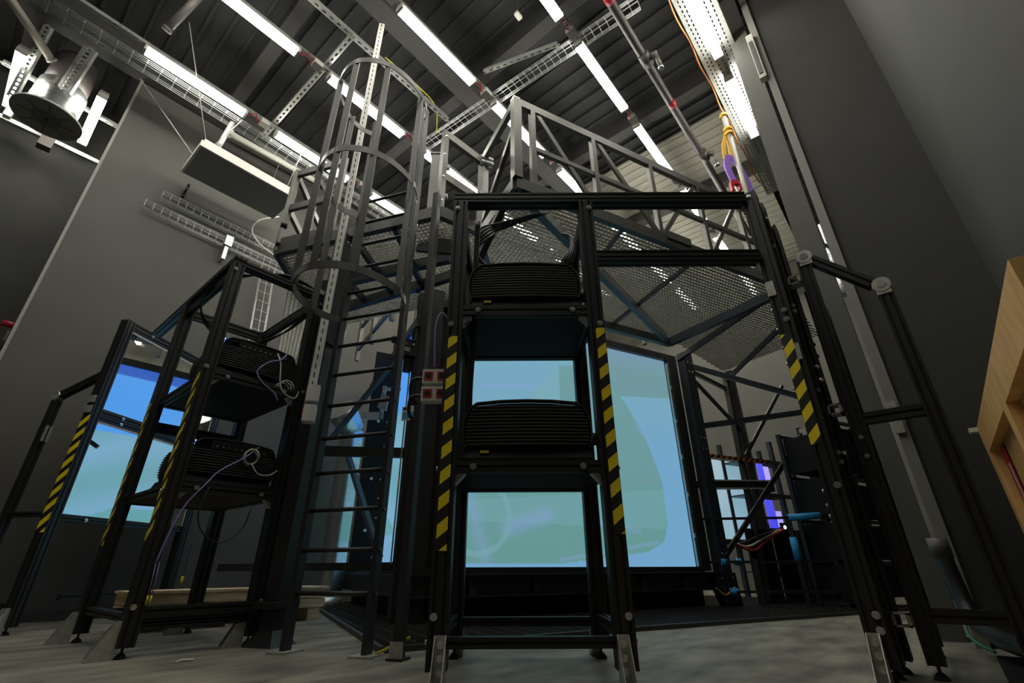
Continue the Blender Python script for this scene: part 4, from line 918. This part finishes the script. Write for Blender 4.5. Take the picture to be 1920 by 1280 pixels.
# ------------------------------------------------------------------ crates
t = thing('pine_crate', 'long low pine crate on the floor behind the racks', 'crate', (2.15, 5.3, 0), R(-3))
for z in (.115, .20): MB().b2((-.85, -.2, z), (.85, -.18, z + .078)).build('plank', 'pine', t); MB().b2((-.85, .18, z), (.85, .2, z + .078)).build('plank', 'pine', t); MB().b2((.83, -.18, z), (.85, .18, z + .078)).build('plank', 'pine', t); MB().b2((-.85, -.18, z), (-.83, .18, z + .078)).build('plank', 'pine', t)
for y in (-.21, -.07, .07): MB().b2((-.87, y, .28), (.87, y + .135, .30)).build('lid_plank', 'pine', t)
for x in (-.75, 0, .75): MB().b2((x - .06, -.19, 0), (x + .06, .19, .112)).build('foot_block', 'pine', t)
MB().b2((-.30, -.204, .13), (-.28, -.2, .16)).build('red_mark', 'red', t)
t = thing('plywood_crate', 'tall plywood crate with battens standing close on the side wall', 'crate', (2.97, -.27, 0))
MB().b2((-1.7, -.50, 0), (-.0, -.03, 1.0)).build('plywood_box', 'ply', t)
for x in (-.09, -.95, -1.7): MB().b2((x, -.03, .0), (x + .09, 0, 1.0)).build('upright_batten', 'batten', t)
MB().b2((-1.7, -.03, 1.0), (0, .0, 1.02)).build('top_edge', 'batten', t)
for x0, x1 in ((-.86, -.09), (-1.61, -.95)):
    MB().b2((x0, -.03, .90), (x1, 0, 1.0)).build('cross_batten', 'batten', t); MB().b2((x0, -.03, .42), (x1, 0, .51)).build('cross_batten', 'batten', t); MB().b2((x0, -.03, .02), (x1, 0, .11)).build('cross_batten', 'batten', t)
MB().b2((-.30, -.026, .52), (-.18, -.024, .89)).build('red_label', 'red', t); MB().b2((-.27, -.024, .6), (-.23, -.023, .82)).build('white_print', 'white', t)
MB().b2((-.02, 0, 1.0), (.02, .03, 1.02)).build('paper_tag', 'white', t)

t = thing('wall_hook', 'small black hook on the grey wall below the hanging panel', 'hook', (.93, 7.0, 5.45))
MB().b2((-.02, .06, -.06), (.02, .10, .06)).build('base_plate', 'pad', t); MB().cyl((0, .06, 0), (0, -.06, .1), .012, 8).build('pin', 'pad', t); MB().cyl((0, -.02, .04), (0, -.06, .06), .025, 10).build('knob', 'bolt', t)
for i, (m, lab) in enumerate((('red', 'red wire'), ('whitecable', 'white wire'), ('cable', 'black wire'))):
    cable('loose_wire', [(7.0 + .1 * i, 2.1, .75), (7.3, 1.95 + .05 * i, .66 + .05 * i), (7.7, 1.85, .80 + .04 * i), (8.1, 1.7 + .04 * i, .95)], .016, m, 'loose %s tangled behind the far column' % lab)
for k, (p, lab) in enumerate((((2.9, 2.3, 7.0), 'near the railing corner lamps'), ((4.2, 3.9, 7.05), 'above the platform opening'))):
    t = thing('ceiling_sensor', 'small white ceiling sensor ' + lab, 'sensor', p); MB().b2((-.05, -.03, 0), (.05, .03, .05)).build('case', 'white', t); MB().cyl((0, 0, .05), (0, 0, .45), .006, 6).build('rod', 'pipe', t)
tag(MB().tube(smooth([(1.15, 3.35, .006), (1.19, 3.37, .01), (1.24, 3.36, .006)]), .006).build('floor_scrap', 'white'), 'small white scrap on the concrete floor before the ladder', 'scrap')
